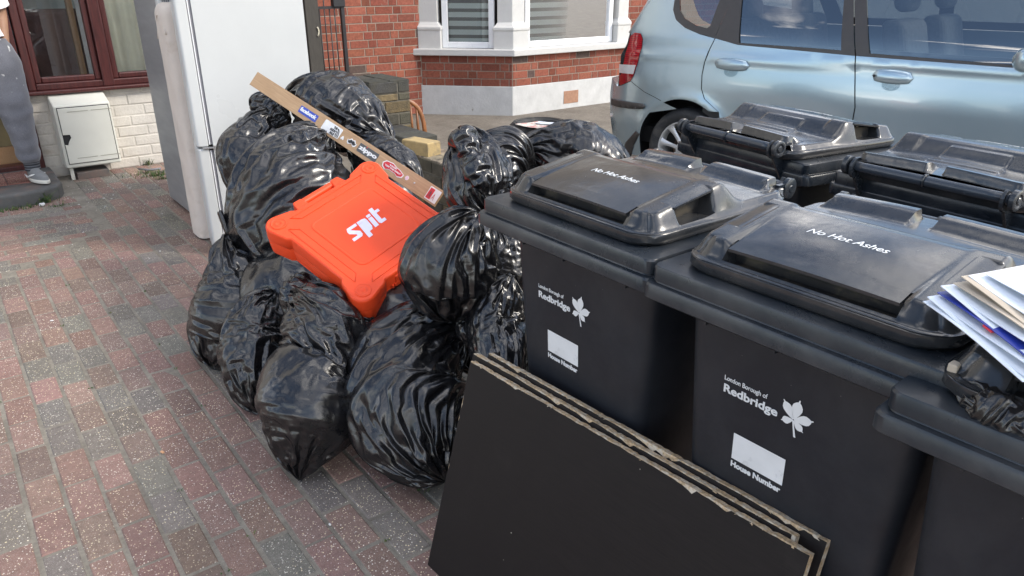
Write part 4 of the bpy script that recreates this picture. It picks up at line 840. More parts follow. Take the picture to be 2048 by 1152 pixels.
bg([(452, 474, 3.06, 6), (455, 502, 3.05, 26), (468, 560, 3.03, 62), (466, 620, 3.0, 78), (450, 680, 3.0, 66), (432, 722, 2.97, 34), (425, 732, 2.96, 6)], 'tall black sack with a tied loop at its neck, leftmost of the heap', 26, excv=1.12, exc=1.08)
bg([(590, 560, 2.66, 8), (600, 575, 2.64, 34), (598, 610, 2.62, 34), (588, 645, 2.6, 8)], 'small crumpled sack corner under the lower edge of the orange case', 27, n=(97, 128))
bg([(548, 590, 2.78, 8), (528, 618, 2.76, 46), (515, 670, 2.74, 66), (508, 730, 2.70, 60), (512, 785, 2.67, 36), (520, 822, 2.66, 6)], 'crinkled black sack between the tall looped sack and the sharply pointed one', 28, excv=1.13, exc=1.1, ncap=.035)
bg([(600, 598, 2.5, 22), (622, 615, 2.48, 50), (652, 665, 2.44, 80), (655, 725, 2.40, 76), (632, 770, 2.36, 100), (622, 830, 2.33, 104), (606, 895, 2.31, 62), (600, 940, 2.30, 18), (599, 956, 2.30, 4)], 'black sack at the front ending in a sharp point on the paving', 29, excv=1.1, ncap=.035, n=(197, 208))
bg([(690, 640, 2.5, 10), (712, 640, 2.48, 34), (740, 650, 2.46, 22), (752, 655, 2.46, 5)], 'open crumpled rim of a sack below the orange case corner', 30, n=(97, 128), ncap=.03)
bg([(940, 660, 2.36, 9), (905, 668, 2.38, 50), (850, 700, 2.38, 96), (815, 765, 2.36, 126), (822, 840, 2.3, 116), (850, 905, 2.24, 76), (878, 945, 2.2, 30), (890, 960, 2.19, 5)], 'big round taut black sack at the front, next to the leaning boards', 31, excv=1.05, exc=1.1, n=(197, 240), neckx=3)
# gathered tails and knots
def tuft(pts, seed, label=None, parent_of=None, **k):
    k.setdefault('n', (81, 112)); k.setdefault('exc', 1.25); k.setdefault('excv', 1.2); k.setdefault('ncap', .02); o = bag(pts, None, seed=seed, name='tied_knot', **k)
    if parent_of is not None: 
        bpy.context.view_layer.update(); mw_ = o.matrix_world.copy(); o.parent = parent_of; o.matrix_parent_inverse = parent_of.matrix_world.inverted(); BAGS.remove(o)
    return o
bagd = {o['label']: o for o in BAGS}
def find(s): return [o for l, o in bagd.items() if s in l][0]
bpy.context.view_layer.update()
tuft([(506, 212, 3.58, 6), (518, 208, 3.57, 20), (540, 218, 3.55, 24), (562, 232, 3.53, 16), (575, 236, 3.52, 5)], 41, parent_of=find('against the white fridge'))
tuft([(565, 300, 3.1, 5), (585, 290, 3.1, 16), (610, 282, 3.1, 18), (640, 270, 3.15, 10), (650, 268, 3.16, 4)], 42, parent_of=find('largest black sack'))
tuft([(944, 690, 2.28, 5), (936, 670, 2.28, 16), (930, 648, 2.3, 18), (925, 630, 2.32, 12), (922, 620, 2.33, 4)], 43, parent_of=find('big round taut'))
tuft([(978, 398, 2.33, 6), (958, 352, 2.33, 24), (940, 308, 2.35, 20), (926, 274, 2.37, 27), (918, 260, 2.38, 5)], 44, parent_of=find('crumpled gathered top'))
lp = find('tied loop'); q = MB(); kp_ = 0; ring = []
for t in np.linspace(0, 1, 14):
    a = math.pi * (1.0 - t) ; ring.append(ud(449 + 8 * math.cos(a * 1.6 + .4) - 6 * t * (1 - t), 474 - 50 * math.sin(math.pi * t) , 3.06))
q.tube(ring, [.008, .014, .018, .02, .021, .022, .022, .022, .021, .02, .018, .015, .011, .008], 12, sx=.45); q.v = [tuple(np.array(p) - np.array(lp.location)) for p in q.v]; q.build('tied_loop', M['bag'], lp, smooth=True)
# ================================================================== ORANGE TOOL CASE
def casemat(name, c, r):
    m = NT(name); v = m.obj(); cb_ = m.mix(m.ramp(m.noise(v, 9, 5, .6), .3, .7), tuple(x * .93 for x in c), c); sc_ = m.noise(m.obj((6, 60, 20)), 5, 6, .7, 1.); m.set('Base Color', m.mix(m.mix(1., m.ramp(sc_, .62, .72), (.35,) * 3, 'MULTIPLY'), cb_, (.45, .06, .025))); m.set('Roughness', r); m.set('Specular IOR Level', .35); m.set('Subsurface Weight', .06); m.bump(m.noise(v, 420, 3, .6), .08, .001); return m.m
M['orange'] = casemat('orange_case_plastic', (.86, .075, .018), .42)
rL, rT, rB, rR = ray(557.5, 448), ray(738, 337), ray(727, 580), ray(905, 451)
_u, _s, _vt = np.linalg.svd(np.array([rL, rR, -rT, -rB]).T); dd = _vt[-1]; dd = dd / dd[0] * 2.55
cL, cT, cB = _C + rL * dd[0], _C + rT * dd[2], _C + rB * dd[3]
ea = cT - cL; La = np.linalg.norm(ea); ea /= La; eb = cB - cL; eb -= ea * (eb @ ea); Lb_ = np.linalg.norm(eb); eb /= Lb_; ec = np.cross(ea, eb); ec = ec if ec[2] > 0 else -ec
ctr = cL + ea * La / 2 + eb * Lb_ / 2
case = empty('tool_case', (0, 0, 0), label='bright orange plastic tool case lying tilted on the black sacks', cat='tool case')
# local frame: x = ea, y = -eb (so z = ec is up)
ey = np.cross(ec, ea); case.matrix_world = Matrix(((ea[0], ey[0], ec[0], ctr[0]), (ea[1], ey[1], ec[1], ctr[1]), (ea[2], ey[2], ec[2], ctr[2]), (0, 0, 0, 1)))
sgn = 1 if ey @ eb > 0 else -1          # local y of the B side
hx_, hy_ = La / 2, Lb_ / 2              # corner boss centres at (+-hx_, +-hy_); L = (-hx_, -sgn*hy_)
def outline(off, r=.046, notch=.03):
    """rounded boss at every corner, waisted sides between them"""
    pts = []
    cs = [(hx_, hy_, 0), (-hx_, hy_, 90), (-hx_, -hy_, 180), (hx_, -hy_, 270)]
    for (x, y, a0) in cs:
        for k in range(13):
            a = rad(a0 - 20 + 130 * k / 12); pts.append((x + (r + off) * math.cos(a), y + (r + off) * math.sin(a)))
        nx_, ny_ = -math.sin(rad(a0 + 90)), math.cos(rad(a0 + 90))
        a = rad(a0 + 90); ox_, oy_ = math.cos(a), math.sin(a); tx, ty_ = math.cos(a + math.pi / 2), math.sin(a + math.pi / 2); Ls = 2 * (hx_ if a0 in (0, 180) else hy_)
        for t in (.17, .2, .5, .8, .83):
            pts.append((x + tx * Ls * t + ox_ * (r - (notch * (.6 if t in (.17, .83) else 1)) + off), y + ty_ * Ls * t + oy_ * (r - (notch * (.6 if t in (.17, .83) else 1)) + off)))
    return pts
def shell(lv, m, name, cap=True, parent=None):
    q = MB(); P = np.array([[(x, y, z) for x, y in outline(o_)] for z, o_ in lv]); q.grid(P, wrap_u=True); q.add(P[-1], [tuple(range(P.shape[1]))]); q.add(P[0], [tuple(range(P.shape[1]))[::-1]]); return q.build(name, m, parent or case, autosm=38)
TH = .118
lid_ = shell([(-.052, -.001), (-.05, .001), (-.008, .0), (-.003, -.002), (.0, -.006)], M['orange'], 'lid')
body_ = shell([(-TH, -.012), (-TH + .006, -.004), (-.058, .0), (-.0545, -.002)], M['orange'], 'body')
q = MB(); # raised X-shaped relief: sloped sides between the bosses, a framed centre panel
def rr(w, h, r, z): return [(x, y, z) for x, y in rrect(w, h, r, 6)]
w0, h0 = 2 * hx_ * .66, 2 * hy_ * .62
P = np.array([rr(w0 + .012, h0 + .012, .03, -.001), rr(w0 + .012, h0 + .012, .03, .0018), rr(w0 + .006, h0 + .006, .027, .0026), rr(w0 + .001, h0 + .001, .025, .0022), rr(w0 - .006, h0 - .006, .022, .0003)]); q.grid(P, wrap_u=True); q.add(P[-1], [tuple(range(P.shape[1]))]); q.build('centre_panel', M['orange'], lid_, autosm=30)
for (x, y) in ((hx_, hy_), (-hx_, hy_), (-hx_, -hy_), (hx_, -hy_)):
    q = MB(); q.lathe([(.028, -.002), (.0275, .0022), (.025, .003), (.0225, .0012), (.016, .001), (.0125, .0028), (.009, .0028), (.006, .0004), (.0, .0004)], (x * 1., y * 1., .0), (0, 0, 1), 36); q.build('corner_boss', M['orange'], lid_, smooth=False, autosm=40)
# recessed side bevels of the lid: long trapezoid frames along each side
for k, (cx_, cy_, L_, horiz) in enumerate(((0, hy_ + .006, 2 * hx_ - .09, 1), (0, -hy_ - .006, 2 * hx_ - .09, 1), (hx_ + .006, 0, 2 * hy_ - .09, 0), (-hx_ - .006, 0, 2 * hy_ - .09, 0))):
    if abs(cx_) > 0 and cx_ < 0: pass
    q = MB(); s_ = math.copysign(1, cx_ + cy_)
    def pt(t, w, z): return (t, s_ * (abs(cy_) + w), z) if horiz else (s_ * (abs(cx_) + w), t, z)
    fr2 = [[pt(-L_ / 2, -.016, .0012), pt(L_ / 2, -.016, .0012)], [pt(-L_ / 2 + .02, -.036, .0012), pt(L_ / 2 - .02, -.036, .0012)]]
    loop = [pt(-L_ / 2, -.012, .0008), pt(L_ / 2, -.012, .0008), pt(L_ / 2 - .026, -.040, .0008), pt(-L_ / 2 + .026, -.040, .0008)]
    q.tube(loop, .0016, 6, closed=True); q.build('relief_rib', M['orange'], lid_, smooth=True)
# outer side ribs and panels on the walls
for (ax_, sg) in (('y', 1), ('y', -1), ('x', 1), ('x', -1)):
    q = MB(); half = (hx_ if ax_ == 'y' else hy_) * .60; d = (hy_ if ax_ == 'y' else hx_) + .012
    for (za, zb) in ((-.046, -.012), (-.108, -.064)):
        for (ta, tb_) in ((-half, -.006), (.006, half)):
            o_ = .0025; c_ = [(ta, za), (tb_, za), (tb_, zb), (ta, zb)]
            def w3(t, z, e): return (t, sg * (d + e), z) if ax_ == 'y' else (sg * (d + e), t, z)
            q.tube([w3(t, z, .0005) for t, z in c_], .0018, 6, closed=True)
    if ax_ == 'x' and sg < 0: q.build('side_rib', M['orange'], body_, smooth=True)
    elif ax_ == 'y' and sg == sgn: q.build('side_rib', M['orange'], body_, smooth=True)
    else: q.build('side_rib', M['orange'], body_, smooth=True)
# handle on the upper-left side (towards -eb), its two lugs
hyv = -sgn * (hy_ + .012)
for s_ in (-1, 1):
    q = MB(); q.prism([(-.03, -.01), (-.017, .05), (.017, .05), (.03, -.01)], (s_ * .085, hyv, -.058), (1, 0, 0), (0, -sgn, 0), (0, 0, 1), .046); q.build('handle_lug', M['orange'], body_, bevel=.004)
q = MB(); q.tube([(-.085, hyv - sgn * .034, -.03), (-.06, hyv - sgn * .04, -.028), (.06, hyv - sgn * .04, -.028), (.085, hyv - sgn * .034, -.03)], [.013, .014, .014, .013], 14); q.build('handle', M['orange'], case, smooth=True)
for s_ in (-1, 1):
    q = MB(); q.prism([(-.02, 0), (-.016, .012), (.016, .012), (.02, 0)], (s_ * .135, hyv + sgn * .004, -.07), (1, 0, 0), (0, -sgn, 0), (0, 0, 1), .058); q.build('latch', M['orange'], case, bevel=.003)
# hinge side: knuckles and buttress
hyv = sgn * (hy_ + .012)
q = MB()
for k in range(15): q.obox((-.10 + k * .012, hyv, -.064), (.007, 0, 0), (0, sgn * .009, 0), (0, 0, .014))
q.build('hinge', M['orange'], body_, bevel=.001)
for s_ in (-.07, .075):
    q = MB(); q.prism([(-.022, 0), (-.012, .014), (.012, .014), (.022, 0)], (s_, hyv - sgn * .006, -.07), (1, 0, 0), (0, sgn, 0), (0, 0, 1), .052); q.build('buttress', M['orange'], case, bevel=.003)
q = MB(); q.box((-hx_ - .0135, -.0025, -.108), (-hx_ - .0085, .0025, -.004)); q.build('split_rib', M['orange'], body_)
# lettering: reads along ea, up towards -eb
M['lilac'] = pm('pale_lilac_print', (.72, .70, .86), .45, .03, 20)
q = MB()
def stroke(poly): q.prism([(x, y) for x, y in poly], (0, 0, 0), (1, 0, 0), (0, 1, 0), (0, 0, 1), .0006)
# letters on a 0..30 by 0..16 grid, each built of slanted bars
sh_ = lambda pts: [(x + .22 * y, y) for x, y in pts]
stroke(sh_([(0, 9.5), (1, 12), (9, 12), (9, 9.6), (3.2, 9.6), (3.0, 9.2), (8.2, 4.6), (8.2, 1.5), (7, 0), (-.5, 0), (-.5, 2.6), (4.6, 2.6), (4.6, 3.6), (.2, 7.2)]))
stroke(sh_([(10, 12), (14.5, 12), (17, 11.2), (17.6, 9), (17.6, 2.6), (16.4, .2), (13.6, 0), (13.6, -4.2), (10, -4.2), (10, 9.4), (13.8, 9.4), (13.8, 2.2), (13.8, 9.6), (10, 9.6)]))
stroke(sh_([(18.8, 9.4), (22.2, 9.4), (22.2, 0), (18.8, 0)])); stroke(sh_([(18.8, 12.4), (22.2, 12.4), (22.2, 10.2), (18.8, 10.2)]))
stroke(sh_([(23.4, 15.5), (26.8, 15.5), (26.8, 12), (30, 12), (30, 9.6), (26.8, 9.6), (26.8, 2.6), (29.4, 2.6), (29.4, 0), (24.6, 0), (23.4, 1.6)]))
kx = .15 / 30; W0 = (30 * .5 + 1)
q.v = [((x - W0) * kx, (y - 6) * kx * 1.05, z) for x, y, z in q.v]
# photograph: the word runs parallel to ea with its head towards -eb
if sgn > 0: q.v = [(x, -y, z) for x, y, z in q.v]
lt = None
q.v = [(x, y * (1 if sgn < 0 else -1) * (1 if sgn < 0 else 1), z + .0006) for x, y, z in q.v]; q.build('case_lettering', M['lilac'], lid_)
# pink papers in the open sack under the case
def tri(pts, th, name, m, label, cat, group=None):
    P = [np.array(p) for p in pts]; c = sum(P) / len(P); n_ = np.cross(P[1] - P[0], P[2] - P[0]); n_ /= np.linalg.norm(n_); q = MB(); q.prism([(0, 0)] * 0 or [], (0, 0, 0), (1, 0, 0), (0, 1, 0), (0, 0, 1), 0) if False else None
    k = len(P); q = MB(); q.add([p - c for p in P] + [p - c + n_ * th for p in P], [tuple(range(k)), tuple(range(k, 2 * k))[::-1]] + [(i, (i + 1) % k, k + (i + 1) % k, k + i) for i in range(k)]); o = q.build(name, m); o.location = c; return tag(o, label, cat, group)
tri([ud(624, 574, 2.46), ud(652, 600, 2.44), ud(650, 628, 2.44), ud(630, 600, 2.47)], .003, 'crumpled_leaflet', M['pinkp'], 'torn pink leaflet poking out of the open sack, upper of two', 'paper')
tri([ud(640, 600, 2.43), ud(690, 630, 2.42), ud(672, 640, 2.40), ud(648, 630, 2.41)], .003, 'crumpled_leaflet', M['pinkp'], 'pink leaflet lying in the mouth of the open sack below the case', 'paper')
tri([ud(655, 588, 2.44), ud(712, 628, 2.43), ud(690, 640, 2.41), ud(652, 612, 2.42)], .003, 'crumpled_leaflet', pm('lilac_paper', (.5, .45, .62), .6, .1, 12), 'lilac sheet of paper between the orange case and the open sack', 'paper')
# ================================================================== PLANK WITH STICKERS
M['oak'] = NT('oak_veneer'); _m = M['oak']; _v = _m.obj((1.5, 30, 30)); _g = _m.noise(_v, 5, 7, .65, .8); _c = _m.mix(_m.ramp(_g, .3, .7), (.36, .22, .115), (.5, .33, .19)); _m.set('Base Color', _c); _m.set('Roughness', .5); _m.bump(_g, .1, .001); M['oak'] = _m.m
pA, pB = ud(507, 156, 3.48), ud(877, 397, 2.88)
pu = pB - pA; PLn = np.linalg.norm(pu); pu /= PLn
w_ = ud(501, 168, 3.48) - ud(516, 144, 3.48); w_ -= pu * (w_ @ pu); wl = np.linalg.norm(w_); pv_ = -w_ / wl; pn = np.cross(pu, pv_); view = _C - (pA + pB) / 2
if pn @ view < 0: pn = -pn
PWd = .071
plank = None; q = MB(); q.box((0, -PWd / 2, -.012), (PLn, PWd / 2, 0)); plank = q.build('plank', M['oak'], bevel=.0008)
yv = np.cross(pn, pu); plank.matrix_world = Matrix(((pu[0], yv[0], pn[0], pA[0]), (pu[1], yv[1], pn[1], pA[1]), (pu[2], yv[2], pn[2], pA[2]), (0, 0, 0, 1)))
tag(plank, 'narrow oak-veneered plank covered in stickers, lying across the sack heap', 'plank')
def onpl(u, v):          # pixel -> (along, across) on the plank face
    d = ray(u, v); t = ((pA - _C) @ pn) / (d @ pn); p = _C + d * t; return float((p - pA) @ pu), float((p - pA) @ yv)
def sticker(name, x0, x1, y0, y1, m, r=.003, z=.0006, parent=None):
    q = MB(); q.prism(rrect(x1 - x0, y1 - y0, r, 4, (x0 + x1) / 2, (y0 + y1) / 2), (0, 0, .0001 + z), (1, 0, 0), (0, 1, 0), (0, 0, 1), .0004); return q.build(name, m, parent or plank)
I4 = lambda x, y, z=.0008, a=0.: Matrix.Translation((x, y, z)) @ Matrix.Rotation(rad(a), 4, 'Z')
M['s_blue'] = pm('blue_sticker', (.035, .075, .42), .4, .05, 20); M['s_black'] = pm('black_sticker', (.02, .02, .022), .4); M['s_white'] = pm('white_sticker', (.75, .75, .74), .4, .03, 20); M['s_red'] = pm('red_sticker', (.6, .035, .045), .4, .06, 20); M['s_pink'] = pm('pink_sticker', (.75, .3, .5), .4); M['s_grey'] = pm('grey_sticker', (.09, .09, .09), .4)
xa, ya = onpl(599, 218); xb, yb = onpl(636, 236)
s1 = sticker('blue_sticker', xa, xb, -.017, .016, M['s_blue']); text('facebook', .02, M['s_white'], s1, I4(xa + .006, -.006, .0014), .0009, xb - xa - .012, height=.019)
xa, _ = onpl(650, 250); xb, _ = onpl(679, 270)
s2 = sticker('white_sticker', xa - .012, xb + .004, -.024, .024, M['s_white'], .006)
for i, (t, w) in enumerate((('THE', .022), ('NORTH', .036), ('FACE', .028))): text(t, .012, M['s_black'], s2, I4(xb - .028 - w, .008 - i * .0145, .0014), .0008, w, height=.0115)
q = MB()
for r0, r1 in ((.006, .0105), (.0135, .018), (.021, .0255)):
    P = [[(xb - .001 - r * math.cos(a) - .0 + 0, -.021 + r * math.sin(a) * 1.5, .0014) for a in np.linspace(0, math.pi / 2, 10)] for r in (r0, r1)]; P = np.array(P); P[..., 0] = 2 * (xb - .026) + .026 - P[..., 0] - .001; q.grid(P, flip=True)
q.build('dome_mark', M['s_black'], s2)
xa, ya = onpl(685, 276); q = MB()
for (dx, dy, r) in ((-.005, -.003, .005), (.005, -.003, .005), (0, .003, .006)): q.prism([(dx + r * math.cos(a), dy + r * math.sin(a)) for a in np.linspace(0, 6.28, 12, endpoint=False)], (xa, ya, .0003 + r * .02), (1, 0, 0), (0, 1, 0), (0, 0, 1), .0004)
q.build('small_cloud_sticker', M['s_white'], plank)
xa, ya = onpl(704, 285); q = MB(); base = []
up__ = [(-.026, .004), (-.022, .001), (-.016, .004), (-.009, .0095), (-.003, .008), (0, .005), (.003, .008), (.009, .0095), (.016, .004), (.022, .001), (.026, .004)]; lo__ = [(.022, -.006), (.014, -.009), (.007, -.007), (0, -.003), (-.007, -.007), (-.014, -.009), (-.022, -.006)]
q.prism([(x * 1.22, y * 1.6) for x, y in up__ + lo__], (xa, ya, .0003), (1, 0, 0), (0, 1, 0), (0, 0, 1), .0004); mo_ = q.build('moustache_sticker', M['s_white'], plank); q = MB(); q.prism([(x, y) for x, y in up__ + lo__], (xa, ya, .0008), (1, 0, 0), (0, 1, 0), (0, 0, 1), .0004); q.build('moustache', M['s_black'], mo_)
xa, _ = onpl(718, 292); xb, _ = onpl(758, 312)
s3 = sticker('grey_sticker', xa, xb, -.019, .019, M['s_grey'], .002); text('zippo', .03, M['s_white'], s3, I4(xa + .004, -.006, .0014), .0013, xb - xa - .008, height=.024)
q = MB(); q.prism([(-.003, 0), (0, .006), (.0035, .001), (.001, -.002)], (xa + (xb - xa) * .36, .014, .0015), (1, 0, 0), (0, 1, 0), (0, 0, 1), .0003); q.build('flame_mark', M['s_red'], s3)
xa, _ = onpl(767, 326); xb, _ = onpl(806, 350); cx_ = (xa + xb) / 2; hw = (xb - xa) / 2
oval = [(-1, .1), (-.8, .75), (-.2, 1.0), (.2, .65), (.55, .55), (1., .1), (.95, -.6), (.6, -.95), (.3, -.6), (-.3, -.6), (-.6, -1.), (-.9, -.6)]
q = MB(); q.prism([(x * hw * 1.1, y * .021) for x, y in oval], (cx_, 0, .0003), (1, 0, 0), (0, 1, 0), (0, 0, 1), .0004); s4 = q.build('red_car_shaped_sticker', M['s_white'], plank)
q = MB(); q.prism([(x * hw, y * .0175) for x, y in oval], (cx_, 0, .0008), (1, 0, 0), (0, 1, 0), (0, 0, 1), .0004); q.build('red_field', M['s_red'], s4)
text('VANS', .01, M['s_white'], s4, I4(cx_ - hw * .45, .0045, .0015), .0004, hw * .75, height=.0065); text('"OFF THE WALL"', .01, M['s_white'], s4, I4(cx_ - hw * .8, -.0055, .0015), .0004, hw * 1.65, height=.007)
xa, ya = onpl(814, 356); q = MB(); q.prism([(.0095 * math.cos(a), .0095 * math.sin(a)) for a in np.linspace(0, 6.28, 20, endpoint=False)], (xa, ya, .0003), (1, 0, 0), (0, 1, 0), (0, 0, 1), .0004); s5 = q.build('round_sticker', M['s_white'], plank); q = MB(); q.lathe([(.0035, .0009), (.0065, .0009)], (xa, ya, 0), (0, 0, 1), 18); q.build('pink_ring', M['s_pink'], s5)
xa, ya = onpl(829, 366); q = MB(); q.lathe([(0, .003), (.003, .003), (.004, 0)], (xa, ya, 0), (0, 0, 1), 10); q.build('screw', M['alloy'], plank)
xa, _ = onpl(857, 384); xb, _ = onpl(882, 400)
s6 = sticker('red_and_white_label', xa - .004, PLn - .001, -.028, .027, M['s_white'], .002); q = MB(); q.box((xa, -.023, .0011), (xa + .024, .022, .0015)); q.build('red_field', M['s_red'], s6)
def tower(mb, x, y, s): 
    for p in ([(-.5, 0), (-.36, 0), (-.06, .6), (-.03, 1), (.03, 1), (.06, .6), (.36, 0), (.5, 0), (.14, .58), (.1, .62), (-.1, .62), (-.14, .58)], [(-.25, .3), (.25, .3), (.22, .38), (-.22, .38)]): mb.prism([(a * s * .9, b * s * 1.9) for a, b in p], (x, y, .0016), (1, 0, 0), (0, 1, 0), (0, 0, 1), .0002)
q = MB(); tower(q, xa + .012, -.02, .017); q.build('dark_tower_mark', M['s_grey'], s6); q = MB(); tower(q, xa + .034, -.02, .015); q.build('red_tower_mark', M['s_red'], s6)
# ================================================================== PARKED CAR
CA = rad(9.0); cD = np.array([-math.sin(CA), math.cos(CA), 0.]); cN = np.array([-cD[1], cD[0], 0.])      # rearwards, outwards (towards the camera)
CW = np.array([4.21, 3.454, 0.]) + cN * .02                                                              # under the rear wheel, in the plane of the widest body line
CWID = 1.80
def c_inset(s, z):
    s = np.asarray(s, float); z = np.asarray(z, float)
    i = .055 * (1 - sm(z, .16, .5)) + .035 * sm(z, .74, 1.12) + .40 * .03 * np.logaddexp(0, (z - 1.09) / .03)
    i = i + .13 * np.clip((s - .30) / .42, 0, 1.2) ** 2.2 + .16 * np.clip((-s - 2.75) / .75, 0, 1.2) ** 2.2
    # flare round the wheel arches and a soft shoulder crease
    for w in (0, -2.62): r = np.hypot(s - w, z - .30); i = i - .014 * np.exp(-((r - .37) / .05) ** 2)
    i = i - .007 * np.exp(-((z - .95 + .03 * s) / .03) ** 2)
    return i
def cpt(s, z, ex=0.): i = float(c_inset(s, z)); p = CW + cD * s - cN * (i - ex); return np.array([p[0], p[1], z])
def cpx(u, v):       # photograph pixel -> (s, z) on the curved flank
    r = ray(u, v); ex = 0.
    for _ in range(12): t = (cN @ (CW - cN * ex - _C)) / (cN @ r); p = _C + r * t; s = cD @ (p - CW); z = p[2]; ex = float(c_inset(s, z))
    return (float(s), float(z))
PX = lambda *l: [cpx(*p) for p in l]
CO = Vector((CW[0] - cN[0] * .9, CW[1] - cN[1] * .9, 0))
car = empty('parked_car', CO, 0, 'light metallic blue hatchback parked beyond the wheelie bins', 'car')
def cpaint():
    m = NT('light_blue_metallic'); v = m.obj(); m.set('Base Color', m.mix(m.ramp(m.noise(v, 3, 4), .3, .7), (.39, .50, .56), (.43, .54, .60))); m.set('Metallic', .6); m.set('Roughness', .24); m.set('Coat Weight', 1.); m.set('Coat Roughness', .04); return m.m
M['cpaint'] = cpaint(); M['trim'] = pm('car_black_trim', (.055, .05, .048), .38, .1, 20); M['cglass'] = glassmat('car_glass', (.5, .58, .62), 1.6, .008, .2)
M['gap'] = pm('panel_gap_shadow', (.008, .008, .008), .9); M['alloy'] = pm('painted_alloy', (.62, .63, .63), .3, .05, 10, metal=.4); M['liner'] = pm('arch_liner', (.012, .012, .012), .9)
def panel(name, poly, m, ex=0., parent=None, step=.06, thick=.0, holes=(), side=1, flatn=False):
    """a body panel: outline in (s, z), filled with a fine mesh and wrapped on the flank"""
    def dens(P):
        o = []
        for i in range(len(P)):
            a, b = np.array(P[i]), np.array(P[(i + 1) % len(P)]); n = max(1, int(np.linalg.norm(b - a) / step)); o += [tuple(a + (b - a) * k / n) for k in range(n)]
        return o
    loops = [dens(poly)] + [dens(h) for h in holes]; V = []; F = []
    for L_ in loops: F.append(list(range(len(V), len(V) + len(L_)))); V += L_
    def inside(p, P):
        c = False; n = len(P)
        for i in range(n):
            (x1, y1), (x2, y2) = P[i], P[(i + 1) % n]
            if (y1 > p[1]) != (y2 > p[1]) and p[0] < (x2 - x1) * (p[1] - y1) / (y2 - y1) + x1: c = not c
        return c
    xs = [p[0] for p in poly]; zs_ = [p[1] for p in poly]
    def dist(p, P): 
        Q = np.array(P); return np.min(np.hypot(Q[:, 0] - p[0], Q[:, 1] - p[1]))
    for s in np.arange(min(xs) + step / 2, max(xs), step * .8):
        for z in np.arange(min(zs_) + step / 2, max(zs_), step * .8):
            if inside((s, z), loops[0]) and not any(inside((s, z), h) for h in loops[1:]) and min(dist((s, z), L_) for L_ in loops) > step * .4: V.append((s, z))
    r = delaunay_2d_cdt([Vector(p) for p in V], [], F, 0, 1e-6); vs = r[0]; fs = []
    for f in r[2]:
        c = sum((vs[i] for i in f), Vector((0, 0))) / len(f)
        if inside(c, loops[0]) and not any(inside(c, h) for h in loops[1:]): fs.append(tuple(f))
    P = []
    for q in vs:
        p = cpt(q[0], q[1], ex)
        if side < 0: k = (p - CW) @ cN; p = p - cN * (2 * k + CWID)   # mirrored flank
        P.append(p - np.array(CO))
    fs = [f for f in fs if abs((vs[f[1]] - vs[f[0]]).cross(vs[f[2]] - vs[f[0]])) > 2e-6]
    mb = MB(); mb.add(P, fs); b = mb.build(name, m, parent or car, smooth=True)
    NN = []
    for q in vs:                                          # true surface normals, so the paint reflects cleanly
        h = .004; a_ = cpt(q[0] + h, q[1]) - cpt(q[0] - h, q[1]); b_ = cpt(q[0], q[1] + h) - cpt(q[0], q[1] - h); n_ = np.cross(a_, b_); n_ /= np.linalg.norm(n_)
        if n_ @ cN < 0: n_ = -n_
        if side < 0: n_ = n_ - 2 * (n_ @ cN) * cN
        NN.append(n_)
    if len(b.data.vertices) == len(NN):
        if len(b.data.polygons) and (np.array(b.data.polygons[len(b.data.polygons) // 2].normal) @ NN[b.data.polygons[len(b.data.polygons) // 2].vertices[0]]) < 0: b.data.flip_normals()
        b.data.normals_split_custom_set_from_vertices([tuple(x) for x in NN])
    if thick: sd = b.modifiers.new('t', 'SOLIDIFY'); sd.thickness = thick; sd.offset = 0
    return b
def arcp(c, r, a0, a1, n=18): return [(c[0] + r * math.cos(rad(a)), c[1] + r * math.sin(rad(a))) for a in np.linspace(a0, a1, n)]
seamR = PX((1430, 77), (1420, 97), (1409, 125), (1404, 150), (1403, 178), (1409, 198), (1437, 224))
bR, bR0, bM, bF = cpx(1430, 77), cpx(1476, 90), cpx(1711, 112), cpx(2030, 136); _t = cpx(1708, -5); _t2 = cpx(1710, 215); bT = bM[0] + (_t[0] - bM[0]) * (1.56 - bM[1]) / (_t[1] - bM[1])
dS = _t2[0]; wT, wzc, wr = 0., .30, .365
tail = PX((1262, 72), (1270, 65), (1282, 67), (1286, 78), (1284, 96), (1277, 122), (1268, 150), (1262, 161), (1243, 170), (1239, 168)) 
_r = cpx(1303, -4); rear = [(.72, .30), (.74, .46), (.76, .62), (.735, .74), (.665, .83), (.655, .92), (.63, 1.06), (.565, 1.2), (.47, 1.36), (.36, 1.50), (.28, 1.58)]
tb, tt = tail[-1], tail[0]
z15 = 1.60
bs = PX((1262, 162), (1290, 184), (1322, 201), (1354, 217))
q1 = PX((1462, 0), (1430, 76)); sx_top = q1[0][0] - (z15 - q1[0][1]) * .35
qwin = PX((1430, 75), (1400, 69), (1370, 56), (1352, 40), (1346, 20), (1351, -10))       # lower edge of the quarter window
qtop = [(qwin[-1][0] - .10, 1.50), (sx_top - .0, 1.55)]
g_ = .0035
